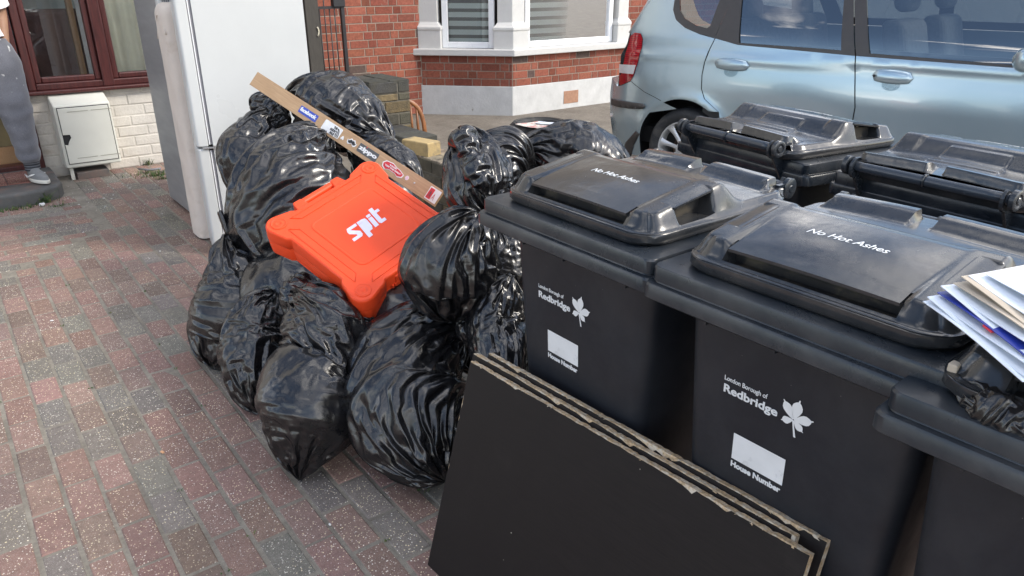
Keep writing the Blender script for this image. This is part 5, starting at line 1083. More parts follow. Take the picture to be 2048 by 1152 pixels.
# quarter panel
arch1 = arcp((0, wzc), wr, 150, 12, 22)
quarter = [(.26, 1.60), (.36, 1.50), (.47, 1.36)] + [(tail[0][0] + .012, tail[0][1] + .03)] + [tail[0], tail[1], tail[2], tail[3], tail[4], tail[5], tail[6], tail[7]] + bs[:-1] + arcp((0, wzc), wr, 52, 118, 16) + [(p[0] + g_, p[1]) for p in seamR[::-1]] + qwin + [(qwin[-1][0] - .13, 1.52), (sx_top, 1.56), (sx_top, 1.60)]
arcq = arcp((0, wzc), wr, 47, 123, 18)
quarter = [(_r[0] - .2, 1.6), (_r[0] - .11, _r[1] + .15), _r] + [(tail[0][0] + .012, tail[0][1] + .03)] + tail[:8] + bs[:-1] + [(p[0], p[1]) for p in arcq if p[0] > seamR[-1][0] + .004] + [(p[0] + g_, p[1]) for p in seamR[::-1]] + qwin[1:] + [(qwin[-1][0] - .13, 1.52), (sx_top, 1.56), (sx_top, 1.60)]
panel('quarter_panel', quarter, M['cpaint'], step=.045)
bump = [(p[0] + .002, p[1] - g_) for p in bs] + [p for p in arcp((0, wzc), wr, 42, 2, 10)] + [(.36, .2), (.5, .19), (.68, .22)] + rear[:4] + [(tail[-1][0] + .03, tail[-1][1] - .02), (tail[-2][0], tail[-2][1] - .004)]
panel('rear_bumper', bump, M['cpaint'], step=.04, ex=.001)
st = PX((1225, 197), (1238, 200), (1262, 204), (1288, 207), (1292, 212), (1286, 218), (1262, 217), (1238, 213), (1225, 209)); panel('bumper_strip', st, M['trim'], ex=.012, step=.03, thick=.012)
lm = NT('tail_lamp_red'); lm.set('Base Color', lm.mix(lm.ramp(lm.n('ShaderNodeTexWave', {'Vector': lm.obj(), 'Scale': 22.}, bands_direction='Z').outputs[0], .3, .7), (.28, .005, .012), (.45, .012, .02))); lm.set('Roughness', .08); lm.set('Coat Weight', 1.)
tl = panel('tail_lamp', tail, lm.m, ex=.006, step=.03)
mid = PX((1240, 128), (1240, 145), (1268, 148), (1273, 130)); panel('clear_lens', mid, pm('clear_lens', (.62, .6, .6), .1, .1, 40, coat=1.), ex=.010, parent=tl, step=.02)
lo = PX((1240, 150), (1240, 166), (1260, 158), (1266, 150)); panel('red_lens', lo, pm('deep_red_lens', (.33, .004, .01), .08, coat=1.), ex=.009, parent=tl, step=.02)
# doors
zlo = .27
def belt(a, b, n=6): return [(a[0] + (b[0] - a[0]) * k / n, a[1] + (b[1] - a[1]) * k / n) for k in range(n + 1)]
rdoor = [(p[0] - g_, p[1]) for p in seamR] + [p for p in arcp((0, wzc), wr + .012, 122, 165, 10) if p[0] < seamR[-1][0] - .004 and p[1] < seamR[-1][1]] + [(-.42, zlo), (dS + g_, zlo), (dS + g_, _t2[1])] + [(bM[0] + g_, bM[1])] + [bR0]
rd = panel('rear_door', rdoor, M['cpaint'], step=.05)
sF = -2.18
fdoor = [(dS - g_, _t2[1]), (dS - g_, zlo), (-2.1, zlo), (sF, .5), (sF, .9), (bF[0] - .02, bF[1]), bF, (bM[0] - g_, bM[1])]
fd = panel('front_door', fdoor, M['cpaint'], step=.05)
fender = [(sF - g_, .5), (-2.1 - .01, zlo)] + arcp((-2.62, wzc), wr, 5, 175, 22) + [(-3.1, .22), (-3.4, .25), (-3.46, .5), (-3.43, .72), (-3.3, .86), (-2.9, 1.0), (-2.45, 1.1), (bF[0] - .03, bF[1] - .0), (sF - g_, .9)]
panel('front_wing', fender, M['cpaint'], step=.06)
panel('sill', [(-.40, zlo - .005), (-.38, .17), (-2.22, .17), (-2.24, zlo - .005)], M['cpaint'], step=.06, ex=-.004)
# greenhouse: black frames then the panes
roofz = 1.56
def up_(p, z=roofz, k=.0): return (p[0] + k, z)
fw_top = cpx(1733, 0); apl = PX((2048, 133), (2030, 136)); 
wsA = [(-2.52, 1.16), (-1.5, 1.60)]
frR = [bR, bR0, (bM[0] + g_, bM[1]), (bT + g_, roofz), (sx_top - .05, roofz), q1[0]]
gR = PX((1478, 86), (1600, 94.5), (1682, 101), (1688, -5)); _k = cpx(1484, -5); _j = 1.5 - gR[-1][1]; gR = gR + [(gR[-1][0] + .05 * _j / .1 * .3, 1.50), (_k[0] - .01, 1.50), _k]
panel('window_frame', frR, M['trim'], parent=rd, holes=[gR], ex=-.002, step=.03); panel('window_pane', gR, M['cglass'], parent=rd, ex=-.012, step=.04)
gF = PX((1733, -5), (1739, 107), (1850, 116), (1960, 125), (2040, 131)); gF = gF + [(-2.33, 1.19), (-2.12, 1.30), (-1.62, 1.50), (gF[0][0] + .01, 1.50)]
frF = [(bM[0] - g_, bM[1]), bF, (-2.42, 1.14), (-2.1, 1.36), (-1.66, 1.555), (bT - g_, roofz)]
panel('window_frame', frF, M['trim'], parent=fd, holes=[gF], ex=-.002, step=.03); panel('window_pane', gF, M['cglass'], parent=fd, ex=-.012, step=.04)
gQ = PX((1413, 57), (1392, 51), (1370, 38), (1360, 22), (1359, -5)); gQ = gQ + [(gQ[-1][0] - .12, 1.47), (cpx(1441, -5)[0] - .05, 1.47), cpx(1441, -5), cpx(1420, 52)]
fQ = qwin + [(qwin[-1][0] - .13, 1.52), (sx_top + .01, 1.555), q1[0]]; panel('quarter_frame', fQ, M['trim'], holes=[gQ], ex=-.002, step=.03); panel('quarter_pane', gQ, M['cglass'], ex=-.010, step=.04)
panel('roof_rail', [(_r[0] - .2, 1.60), (sx_top, 1.565), (-1.0, 1.57), (-1.66, 1.565), (-2.1, 1.37), (-2.44, 1.15), (-2.58, 1.13), (-2.2, 1.40), (-1.7, 1.61), (-1.0, 1.635), (0, 1.63)], M['cpaint'], step=.05)
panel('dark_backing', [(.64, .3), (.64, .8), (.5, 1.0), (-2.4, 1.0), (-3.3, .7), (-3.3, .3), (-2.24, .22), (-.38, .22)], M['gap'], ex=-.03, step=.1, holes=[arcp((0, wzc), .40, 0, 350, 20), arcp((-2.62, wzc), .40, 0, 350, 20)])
# far flank
far = [(.64, .25), (.66, .8), (.6, 1.1), (-2.5, 1.1), (-3.3, .8), (-3.4, .25)]; panel('far_flank', far, M['cpaint'], step=.09, side=-1)
gFar = [[(-.35, 1.16), (-1.05, 1.16), (-1.05, 1.5), (-.2, 1.5)], [(-1.15, 1.16), (-2.25, 1.16), (-1.65, 1.5), (-1.15, 1.5)], [(.36, 1.24), (-.2, 1.18), (-.08, 1.48), (.22, 1.48)]]
panel('far_frame', [(.56, 1.105), (.28, 1.6), (-1.7, 1.6), (-2.5, 1.105)], M['trim'], step=.09, side=-1, holes=gFar)
for g in gFar: panel('far_pane', g, M['cglass'], step=.1, side=-1, ex=-.005)
# surfaces that run across the car: tail, roof, windscreen, bonnet, nose
def across(name, prof, m, n=14, crown=.03, bulge=0.):
    P = []
    for (s, z) in prof:
        i = float(c_inset(s, z)); row = []
        for t in np.linspace(0, 1, n):
            w = i + (CWID - 2 * i) * t; b = 4 * t * (1 - t); p = CW + cD * (s + bulge * b) - cN * w; row.append((p[0] - CO.x, p[1] - CO.y, z + crown * b))
        P.append(row)
    mb = MB(); mb.grid(np.array(P)); return mb.build(name, m, car, smooth=True)
across('bumper_skin', [(.60, .2), (.72, .30), (.74, .46), (.76, .62), (.735, .74), (tail[-1][0] + .03, tail[-1][1] - .02)], M['cpaint'], crown=0, bulge=.09)
across('tailgate', [(tail[-1][0] + .02, tail[-1][1] - .02), (tail[-1][0] + .01, .92), (tail[0][0] + .035, tail[0][1] - .06), (tail[0][0] + .018, tail[0][1] + .02)], M['cpaint'], crown=0, bulge=.09)
across('rear_window', [(tail[0][0] + .017, tail[0][1] + .022), (_r[0] + .004, _r[1]), (_r[0] - .11, _r[1] + .155)], M['cglass'], crown=.01, bulge=.07)
rw = MB()
for t in (0, 1):
    pts = []
    for (s, z) in [(tail[0][0] + .02, tail[0][1] + .02), (_r[0] + .006, _r[1]), (_r[0] - .108, _r[1] + .155)]: p = cpt(s, z, .0); pts.append(tuple(p + cN * .002 - np.array(CO)))
    if t == 0: rw.tube(pts, .009, 8)
rw.build('window_moulding', M['alloy'], car, smooth=True)
across('roof', [(_r[0] - .108, _r[1] + .155), (_r[0] - .2, 1.59), (0, 1.63), (-.5, 1.645), (-1.0, 1.635), (-1.5, 1.61), (-1.7, 1.61)], M['cpaint'], crown=.04)
across('windscreen', [(-1.7, 1.608), (-2.2, 1.40), (-2.58, 1.13)], M['cglass'], crown=.03, bulge=-.12)
across('bonnet', [(-2.56, 1.12), (-2.9, 1.0), (-3.3, .86), (-3.43, .72)], M['cpaint'], crown=.05, bulge=-.1)
across('nose', [(-3.43, .72), (-3.46, .5), (-3.4, .25)], M['cpaint'], crown=0, bulge=-.12)
wp = MB(); 
# handles
def handle(pl, dr, key=False):
    c = PX(*pl); (s0, z0), (s1, z1) = c[0], c[1]; n = 12; q = MB(); P = []
    for k in range(n + 1):
        t = k / n; s = s0 + (s1 - s0) * t; z = z0 + (z1 - z0) * t; e = math.sin(math.pi * t) ** .22 if 0 < t < 1 else .02; row = []
        for a in np.linspace(0, 2 * math.pi, 12, endpoint=False): zz = z + .04 * e * math.copysign(abs(math.sin(a)) ** .6, math.sin(a)); row.append(cpt(s, zz, .012 * 1 + .018 * e * max(0, math.cos(a)) - .006) - np.array(CO))
        P.append(row)
    q.grid(np.array(P), wrap_u=True); o = q.build('door_handle', M['cpaint'], dr, smooth=True)
    q = MB(); sc, zc = (s0 + s1) / 2 + .0, (z0 + z1) / 2 - .045; rows_ = []
    for r in (1., .8, .5, .0): rows_.append([cpt(sc + .05 * r * math.cos(a), zc + .034 * r * math.sin(a), .0015 - .0 * (1 - r)) - np.array(CO) for a in np.linspace(0, 2 * math.pi, 24, endpoint=False)])
    q.grid(np.array(rows_), wrap_u=True); q.build('handle_recess_shade', pm('recess_shade_paint', (.19, .28, .33), .25, metal=.5, coat=1.), dr, smooth=True)  # flat oval with no hollow; the recess's shade is its darker blue
    if key: q = MB(); k_ = cpt(s0 - .02 * np.sign(s0 - s1), z0, .03) - np.array(CO); q.lathe([(0, .002), (.007, .002), (.008, 0)], k_, cN, 14); q.build('key_hole', M['dark'], dr)
handle([(1430, 126), (1499, 132)], rd); handle([(1745, 150), (1827, 157)], fd, True)
# mirror
mc = cpt(*cpx(2064, 116), .11); q = MB(); P = []
for t in np.linspace(0, 1, 12):
    e = math.sin(math.pi * min(max(t, .02), .98)) ** .4; row = []
    for a in np.linspace(0, 2 * math.pi, 18, endpoint=False): row.append(mc + cD * ((t - .5) * .12) + cN * (.085 * e * math.copysign(abs(math.cos(a)) ** .6, math.cos(a)) - 0) + np.array([0, 0, .062 * e * math.copysign(abs(math.sin(a)) ** .6, math.sin(a))]) - np.array(CO))
    P.append(row)
q.grid(np.array(P), wrap_u=True); q.add(P[0], [tuple(range(18))]); q.add(P[-1], [tuple(range(18))]); q.build('door_mirror', M['cpaint'], fd, smooth=True)
# wheels
def wheel(s, nm='wheel'):
    w0 = CW + cD * s - cN * .03; o = empty(nm); o.parent = car; 
    c = w0 + np.array([0, 0, .295]) - np.array(CO); o.location = c
    q = MB(); q.lathe([(.205, -.02), (.215, .0), (.25, .012), (.275, .008), (.293, -.012), (.3, -.04), (.3, -.15), (.28, -.185), (.2, -.19)], (0, 0, 0), cN, 72); q.build('tyre', M['rubber'], o, autosm=50)
    q = MB(); q.lathe([(.205, -.19), (.195, -.16), (.19, -.05), (.196, -.012), (.2, .0), (.208, .002), (.211, -.006)], (0, 0, 0), cN, 72); 
    X_ = cD; Z_ = np.array([0, 0, 1.])
    def pp(r, a, h): return (X_ * math.cos(a) + Z_ * math.sin(a)) * r + cN * h
    ns = 9
    for k in range(ns):
        a = 2 * math.pi * k / ns + .2
        for g, (r0, r1) in ((0, (.045, .198)),):
            w0_, w1_ = .030, .021
            for sg in (1,):
                def W_(r, w, h): e = w / r; return [pp(r, a - e, h - .012), pp(r, a - e * .45, h), pp(r, a + e * .45, h), pp(r, a + e, h - .012)]
                rows_ = [W_(.05, .016, -.012), W_(.10, .0155, -.016), W_(.15, .018, -.012), W_(.185, .026, -.006), W_(.2, .036, -.004)]
                q.grid(np.array(rows_), flip=True)
    q.lathe([(.0, -.006), (.022, -.006), (.026, -.012), (.06, -.014), (.07, -.022), (.07, -.05)], (0, 0, 0), cN, 40); q.build('rim', M['alloy'], o, autosm=45)
    q = MB()
    for k in range(4): q.lathe([(0, -.006), (.008, -.006), (.010, -.012), (.012, -.016)], pp(.044, k * math.pi / 2 + .5, 0), cN, 12)
    q.build('wheel_bolts', M['seal'], o); q = MB(); q.lathe([(.0, -.09), (.12, -.09), (.12, -.07), (.0, -.07)], (0, 0, 0), cN, 40); q.build('brake_disc', pm('rusty_disc', (.14, .1, .08), .5, metal=.6), o)
for s in (0, -2.62): wheel(s)
for s in (0, -2.62):      # far side wheels
    c = CW + cD * s - cN * (CWID - .2) + np.array([0, 0, .295]) - np.array(CO); q = MB(); q.lathe([(.0, 0), (.205, 0), (.29, .0), (.3, .03), (.3, .15), (.28, .18), (.0, .18)], c, -cN, 48); q.build('wheel', M['rubber'], car, autosm=50)
    q = MB(); q.lathe([(.41, 0.0), (.405, -.25)], CW + cD * s - cN * .05 + np.array([0, 0, wzc]) - np.array(CO), cN, 40); q.add([tuple(CW + cD * (s + .41 * math.cos(a)) - cN * .3 + np.array([0, 0, wzc + .41 * math.sin(a)]) - np.array(CO)) for a in np.linspace(0, 2 * math.pi, 30, endpoint=False)], [tuple(range(30))]); 
    q.v = [(x, y, max(z, .06)) for x, y, z in q.v]; q.build('wheel_arch_liner', M['liner'], car)
fl = PX((1245, 308), (1252, 285), (1272, 262), (1280, 268), (1268, 290), (1262, 312)); panel('mud_flap', fl, M['trim'], ex=.002, step=.03, thick=.01)
# cabin
def cb(name, s0, s1, w0, w1, z0, z1, m, bev=.03, tilt=0.):
    q = MB(); a = CW + cD * s0 - cN * w0 + np.array([0, 0, z0]) - np.array(CO); q.obox(a, cD * (s1 - s0), -cN * (w1 - w0), (tilt * cD[0], tilt * cD[1], z1 - z0)); return q.build(name, m, car, bevel=bev, seg=4)
M['seat'] = pm('grey_seat_cloth', (.14, .14, .14), .9, .15, 30, .3, 200); M['dashm'] = pm('dashboard_plastic', (.06, .062, .065), .6, .1, 20)
for w in (.25, 1.05): cb('seat_back', -1.42, -1.28, w, w + .48, .62, 1.22, M['seat'], .05, .16); cb('headrest', -1.25, -1.15, w + .11, w + .37, 1.26, 1.44, M['seat'], .05, .03); cb('seat_base', -1.9, -1.4, w, w + .48, .5, .66, M['seat'], .05)
cb('rear_seat_back', -.42, -.28, .2, 1.6, .6, 1.2, M['seat'], .05, .14); cb('rear_seat_base', -.9, -.4, .2, 1.6, .5, .64, M['seat'], .05)
for w in (.35, 1.2): cb('rear_headrest', -.24, -.15, w, w + .25, 1.18, 1.33, M['seat'], .04, .03)
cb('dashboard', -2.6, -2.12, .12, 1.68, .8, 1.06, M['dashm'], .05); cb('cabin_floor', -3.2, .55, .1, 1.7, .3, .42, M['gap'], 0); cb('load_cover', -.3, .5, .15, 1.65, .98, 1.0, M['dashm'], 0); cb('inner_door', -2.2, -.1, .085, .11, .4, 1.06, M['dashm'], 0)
q = MB(); wc_ = CW + cD * -1.98 - cN * .5 + np.array([0, 0, 1.05]) - np.array(CO); ax = (cD * .8 + np.array([0, 0, .6])); ax /= np.linalg.norm(ax); x_ = cN; y_ = np.cross(ax, x_)
q.tube([wc_ + .19 * (math.cos(a) * x_ + math.sin(a) * y_) for a in np.linspace(0, 2 * math.pi, 40, endpoint=False)], .015, 10, closed=True)
for a in (.2, math.pi - .2, math.pi * 1.5): q.tube([wc_, wc_ + .18 * (math.cos(a) * x_ + math.sin(a) * y_)], .018, 8)
q.lathe([(.0, .02), (.06, .015), (.07, -.02)], wc_, ax, 20); q.build('steering_wheel', M['dashm'], car, smooth=True)
# ================================================================== PERSON ON THE STEP
def sknn(name, V, Eg, R, m, parent, sub=2, root=0):
    me = bpy.data.meshes.new(name); me.from_pydata([tuple(v) for v in V], Eg, []); o = bpy.data.objects.new(name, me); COL.objects.link(o); o.parent = parent
    s = o.modifiers.new('skin', 'SKIN'); s.use_smooth_shade = True
    sv = me.skin_vertices[0].data
    for i, r in enumerate(R): sv[i].radius = (r if isinstance(r, tuple) else (r, r)); sv[i].use_root = (i == root)
    b = o.modifiers.new('sub', 'SUBSURF'); b.levels = sub; b.render_levels = sub; me.materials.append(m); return o
M['skin'] = pm('skin', (.30, .165, .10), .5, .06, 20); 
px_ = 6.19; pO = Vector((.32, 6.2, .107)); man = empty('person', pO, 0, 'person in white T-shirt and paint-spattered grey joggers standing on the doorstep', 'person')
def PV(x, y, z): return (x - pO.x, y - pO.y, z - pO.z)
J = dict(pel=PV(.31, 6.22, 1.03), spine=PV(.30, 6.21, 1.2), chest=PV(.29, 6.21, 1.38), neck=PV(.28, 6.2, 1.52), neck2=PV(.28, 6.19, 1.58), head=PV(.28, 6.17, 1.66), head2=PV(.28, 6.165, 1.74),
    shR=PV(.445, 6.22, 1.47), elR=PV(.50, 6.27, 1.24), wrR=PV(.475, 6.2, 1.03), hdR=PV(.468, 6.18, .975), shL=PV(.12, 6.22, 1.47), elL=PV(.06, 6.2, 1.24), wrL=PV(.09, 6.08, 1.06), hdL=PV(.10, 6.04, 1.02),
    hpR=PV(.405, 6.22, .96), knR=PV(.44, 6.20, .57), anR=PV(.455, 6.23, .19), hpL=PV(.215, 6.22, .96), knL=PV(.17, 6.18, .57), anL=PV(.13, 6.22, .19))
nm = list(J); ix = {k: i for i, k in enumerate(nm)}
Ed = [('pel', 'spine'), ('spine', 'chest'), ('chest', 'neck'), ('neck', 'neck2'), ('neck2', 'head'), ('head', 'head2'), ('chest', 'shR'), ('shR', 'elR'), ('elR', 'wrR'), ('wrR', 'hdR'), ('chest', 'shL'), ('shL', 'elL'), ('elL', 'wrL'), ('wrL', 'hdL'), ('pel', 'hpR'), ('hpR', 'knR'), ('knR', 'anR'), ('pel', 'hpL'), ('hpL', 'knL'), ('knL', 'anL')]
Rr = dict(pel=(.14, .10), spine=(.125, .09), chest=(.14, .1), neck=.06, neck2=.052, head=.085, head2=.08, shR=.058, elR=.042, wrR=.027, hdR=(.036, .018), shL=.058, elL=.042, wrL=.027, hdL=(.036, .018), hpR=.08, knR=.055, anR=.04, hpL=.08, knL=.055, anL=.04)
sknn('body', [J[k] for k in nm], [(ix[a], ix[b]) for a, b in Ed], [Rr[k] for k in nm], M['skin'], man)
for sgn_, hk, wk in ((1, 'hdR', 'wrR'), (-1, 'hdL', 'wrL')):
    h = np.array(J[hk]); d = h - np.array(J[wk]); d /= np.linalg.norm(d); sd = np.cross(d, (sgn_ * .9, .3, 0)); sd /= np.linalg.norm(sd); cu = np.cross(sd, d)
    V = []; Eg = []; R = []; V.append(h - d * .02); R.append(.012)
    for k, (o_, L_) in enumerate(((-.024, .066), (-.008, .075), (.008, .071), (.023, .058))):
        b = h + sd * o_ + d * .012; i0 = len(V); V += [b, b + d * L_ * .45 + cu * .004, b + d * L_ * .75 + cu * .016, b + d * L_ * .9 + cu * .030]; R += [.0095, .0088, .0082, .0072]; Eg += [(0, i0), (i0, i0 + 1), (i0 + 1, i0 + 2), (i0 + 2, i0 + 3)]
    i0 = len(V); V += [h - sd * .028 - d * .01, h - sd * .05 + d * .02 + cu * .01, h - sd * .055 + d * .045 + cu * .02]; R += [.012, .0105, .009]; Eg += [(0, i0), (i0, i0 + 1), (i0 + 1, i0 + 2)]
    sknn('hand', V, Eg, R, M['skin'], man, 1)
# face and hair
hc = np.array(J['head']); q = MB()
def ell(c, r, n=14, m_=20, cut=None):
    P = [[(c[0] + r[0] * math.cos(b) * math.cos(a), c[1] + r[1] * math.cos(b) * math.sin(a), c[2] + r[2] * math.sin(b)) for a in np.linspace(0, 2 * math.pi, m_, endpoint=False)] for b in np.linspace(-math.pi / 2 if cut is None else cut, math.pi / 2, n)]; return np.array(P)
q.grid(ell(hc + (0, -.088, -.012), (.013, .018, .022)), wrap_u=True); q.grid(ell(hc + (0, -.082, -.048), (.022, .01, .007)), wrap_u=True); q.grid(ell(hc + (-.082, .0, -.005), (.01, .018, .03)), wrap_u=True); q.grid(ell(hc + (.082, .0, -.005), (.01, .018, .03)), wrap_u=True); q.build('face', M['skin'], man, smooth=True)
q = MB(); q.grid(ell(hc + (-.03, -.078, .012), (.012, .006, .007)), wrap_u=True); q.grid(ell(hc + (.03, -.078, .012), (.012, .006, .007)), wrap_u=True); q.build('eyes', pm('eye', (.1, .08, .07), .2), man, smooth=True)
q = MB(); q.grid(ell(hc + (0, .018, .03), (.092, .095, .1), cut=-.2), wrap_u=True); q.build('hair', pm('dark_hair', (.02, .015, .012), .7, .4, 60, .6, 120), man, smooth=True)
# joggers
m = NT('grey_marl_joggers'); v = m.obj(); c = m.mix(m.ramp(m.noise(v, 260, 4, .7), .3, .7), (.10, .105, .125), (.19, .195, .22)); c = m.mix(1., c, m.ramp(m.noise(v, 9, 4), .3, .7, (.8,) * 3, (1.15,) * 3), 'MULTIPLY')
vo = m.n('ShaderNodeTexVoronoi', {'Vector': m.n('ShaderNodeVectorMath', {0: m.n('ShaderNodeTexNoise', {'Vector': v, 'Scale': 22.}).outputs[1], 1: (.05, .05, .05), 2: v}, operation='MULTIPLY_ADD').outputs[0], 'Scale': 26.})
sp = m.mix(1., m.ramp(vo.outputs['Distance'], .16, .24, (1, 1, 1), (0, 0, 0)), m.ramp(m.n('ShaderNodeSeparateColor', {0: vo.outputs['Color']}).outputs[0], .62, .64), 'MULTIPLY')
hz_ = m.n('ShaderNodeSeparateXYZ', {0: v}).outputs[2]; sp = m.mix(1., sp, m.ramp(hz_, .62, .78, (.06,) * 3, (1, 1, 1)), 'MULTIPLY')
c = m.mix(sp, c, (.6, .6, .58)); m.set('Base Color', c); m.set('Roughness', .9); m.set('Sheen Weight', .3); m.bump(m.noise(v, 300, 3), .2, .002); M['jog'] = m.m
def leg_tube(mb, pts, n=32, seed=0):
    """pts: (x, y, z, rx, ry)"""
    K = catmull([list(p) for p in pts], 70); P = []
    r_ = np.random.RandomState(seed); ph = r_.uniform(0, 6, 8)
    for i, k in enumerate(K):
        row = []
        for a in np.linspace(0, 2 * math.pi, n, endpoint=False):
            f = 1 + .035 * math.sin(2 * a + k[2] * 14 + ph[0]) * math.sin(k[2] * 9 + ph[1]) + .045 * math.sin(k[2] * 60 + 2.5 * math.sin(a + ph[2]) + ph[3]) * (math.exp(-((k[2] - .30) / .09) ** 2) + .5 * math.exp(-((k[2] - .62) / .08) ** 2) + .25)
            row.append(PV(k[0] + k[3] * f * math.cos(a), k[1] + k[4] * f * math.sin(a), k[2]))
        P.append(row)
    mb.grid(np.array(P), wrap_u=True)
q = MB()
leg_tube(q, [(.30, 6.22, 1.13, .165, .115), (.30, 6.22, 1.05, .185, .13), (.33, 6.22, .99, .19, .135)], 40, 1)
leg_tube(q, [(.37, 6.22, 1.08, .12, .12), (.395, 6.22, .95, .145, .13), (.415, 6.21, .8, .125, .12), (.435, 6.2, .62, .105, .105), (.44, 6.205, .52, .092, .1), (.447, 6.22, .4, .082, .095), (.45, 6.23, .28, .072, .085), (.455, 6.23, .245, .06, .065)], 32, 2)
leg_tube(q, [(.25, 6.22, 1.08, .12, .12), (.21, 6.22, .95, .14, .13), (.19, 6.2, .8, .12, .12), (.17, 6.18, .6, .1, .1), (.15, 6.2, .4, .09, .095), (.13, 6.22, .27, .08, .085), (.13, 6.22, .245, .06, .065)], 32, 3)
q.build('joggers', M['jog'], man, smooth=True)
wv_ = NT('striped_rib_cuff'); _w = wv_.n('ShaderNodeTexWave', {'Vector': wv_.obj(), 'Scale': 16.}, bands_direction='Z'); wv_.set('Base Color', wv_.mix(wv_.ramp(_w.outputs[0], .45, .55), (.025, .028, .035), (.12, .125, .14))); wv_.set('Roughness', .9)
for cx_ in (.455, .13):
    q = MB(); P = np.array([[PV(cx_ + r * math.cos(a) * (1 + .02 * math.sin(a * 20)), 6.23 - (cx_ < .3) * .01 + r * 1.05 * math.sin(a), z) for a in np.linspace(0, 2 * math.pi, 40, endpoint=False)] for z, r in ((.255, .062), (.235, .052), (.2, .049), (.18, .05))]); q.grid(P, wrap_u=True); q.build('cuff', wv_.m, man, smooth=True)
# white T-shirt
q = MB(); leg_tube(q, [(.28, 6.2, 1.53, .07, .065), (.285, 6.21, 1.50, .16, .1), (.29, 6.21, 1.42, .19, .125), (.295, 6.21, 1.3, .175, .125), (.30, 6.21, 1.17, .172, .13), (.30, 6.215, 1.095, .182, .138)], 40, 7)
for s_, sh, el in ((1, 'shR', 'elR'), (-1, 'shL', 'elL')):
    a, b = np.array(J[sh]), np.array(J[el]); q.tube([a - (s_ * .05, 0, -.01), a + (b - a) * .05, a + (b - a) * .5, a + (b - a) * .85], [.07, .078, .074, .072], 20, cap=False)
q.build('t_shirt', pm('white_cotton', (.78, .79, .82), .9, .04, 10, .3, 26, .01), man, smooth=True)
# trainers
M['shoe'] = pm('grey_suede', (.19, .195, .195), .85, .15, 30); M['sole'] = pm('white_rubber_sole', (.62, .6, .54), .6, .08, 20)
def shoe(x, y, az):
    o = empty('shoe'); o.parent = man; o.location = PV(x, y, .107); o.rotation_euler = (0, 0, az)
    out = lambda k, w: [(k * .14 * math.cos(a) * (1.0) + .045, w * (.047 if math.cos(a) > -.2 else .04) * math.sin(a) * (1 - .12 * math.cos(a) ** 2)) for a in np.linspace(0, 2 * math.pi, 32, endpoint=False)]
    q = MB(); P = np.array([[(a, b, z) for a, b in out(k, w)] for z, k, w in ((0, .96, .94), (.004, 1., 1.), (.022, 1.0, 1.), (.026, .97, .96))]); q.grid(P, wrap_u=True); q.add(P[0], [tuple(range(32))]); q.add(P[-1], [tuple(range(32))]); q.build('sole', M['sole'], o, smooth=True)
    rows = []
    for t, (h, kx, kw, sx) in enumerate(((.022, .96, .96, 0), (.045, .93, .93, -.004), (.06, .8, .86, -.02), (.075, .55, .74, -.045), (.095, .38, .7, -.062), (.1, .33, .62, -.066))): rows.append([((a - .045) * kx / 1 + .045 + sx, b * kw, h) for a, b in out(1, 1)])
    q = MB(); q.grid(np.array(rows), wrap_u=True); q.build('upper', M['shoe'], o, smooth=True)
    q = MB(); q.tube([(-.02, 0, .085), (-.025, 0, .12)], [.042, .042], 16); q.build('sock', M['s_white'], o, smooth=True)
    q = MB(); q.tube([(-.05, -.0425, .045), (-.01, -.0445, .03), (.05, -.043, .05), (.085, -.036, .062)], [.004, .008, .006, .002], 8); q.tube([(-.05, .0425, .045), (-.01, .0445, .03), (.05, .043, .05), (.085, .036, .062)], [.004, .008, .006, .002], 8); q.build('side_stripe', M['s_white'], o, smooth=True)
shoe(.455, 6.215, rad(-72)); shoe(.13, 6.2, rad(-100))
# ================================================================== SMALL THINGS
rs = random.Random(21)
# things seen inside the window
arm = empty('armchair', (.86, 7.25, 0), rad(0), 'dark armchair with maroon back seen through the left window pane', 'armchair')
q = MB(); q.box((-.2, -.08, .25), (.3, .12, 1.22)); q.build('backrest', M['maroon'], arm, bevel=.07, seg=4)
q = MB(); q.box((-.3, -.3, .2), (-.2, .3, .88)); q.build('armrest', M['greyfab'], arm, bevel=.04, seg=3)
q = MB(); q.box((-.2, -.3, .15), (.3, -.08, .7)); q.build('seat', M['greyfab'], arm, bevel=.05, seg=3)
q = MB(); q.box((1.0, 7.0, .2), (1.045, 7.05, 2.2)); o = q.build('timber_post', M['wood'], bevel=.004); tag(o, 'upright timber post inside the room, right of the armchair', 'timber')
q = MB(); q.box((1.06, 6.99, .2), (1.2, 7.01, 2.2)); o = q.build('white_board', M['pvc']); tag(o, 'narrow white board standing inside the room beside the timber post', 'board')
# white appliance side showing above the mattress
wa = empty('white_appliance', (1.45, 4.71, 0), 0, 'white enamelled appliance panel rising behind the cream mattress', 'appliance')
q = MB(); q.box((-.33, -.035, .05), (.3, .035, 1.76)); q.build('panel', M['white_enamel'], wa, bevel=.01)
q = MB()
for k in range(8): q.box((-.31 + k * .011, -.042, 1.33), (-.305 + k * .011, -.036, 1.41))
q.build('grille', M['seal'], wa); q = MB(); q.tube([(-.325 + .1 * t, -.04, 1.40 + .02 * math.sin(t * 2.2)) for t in np.linspace(0, 1, 8)], .004, 6); q.build('cable', M['dark'], wa, smooth=True)
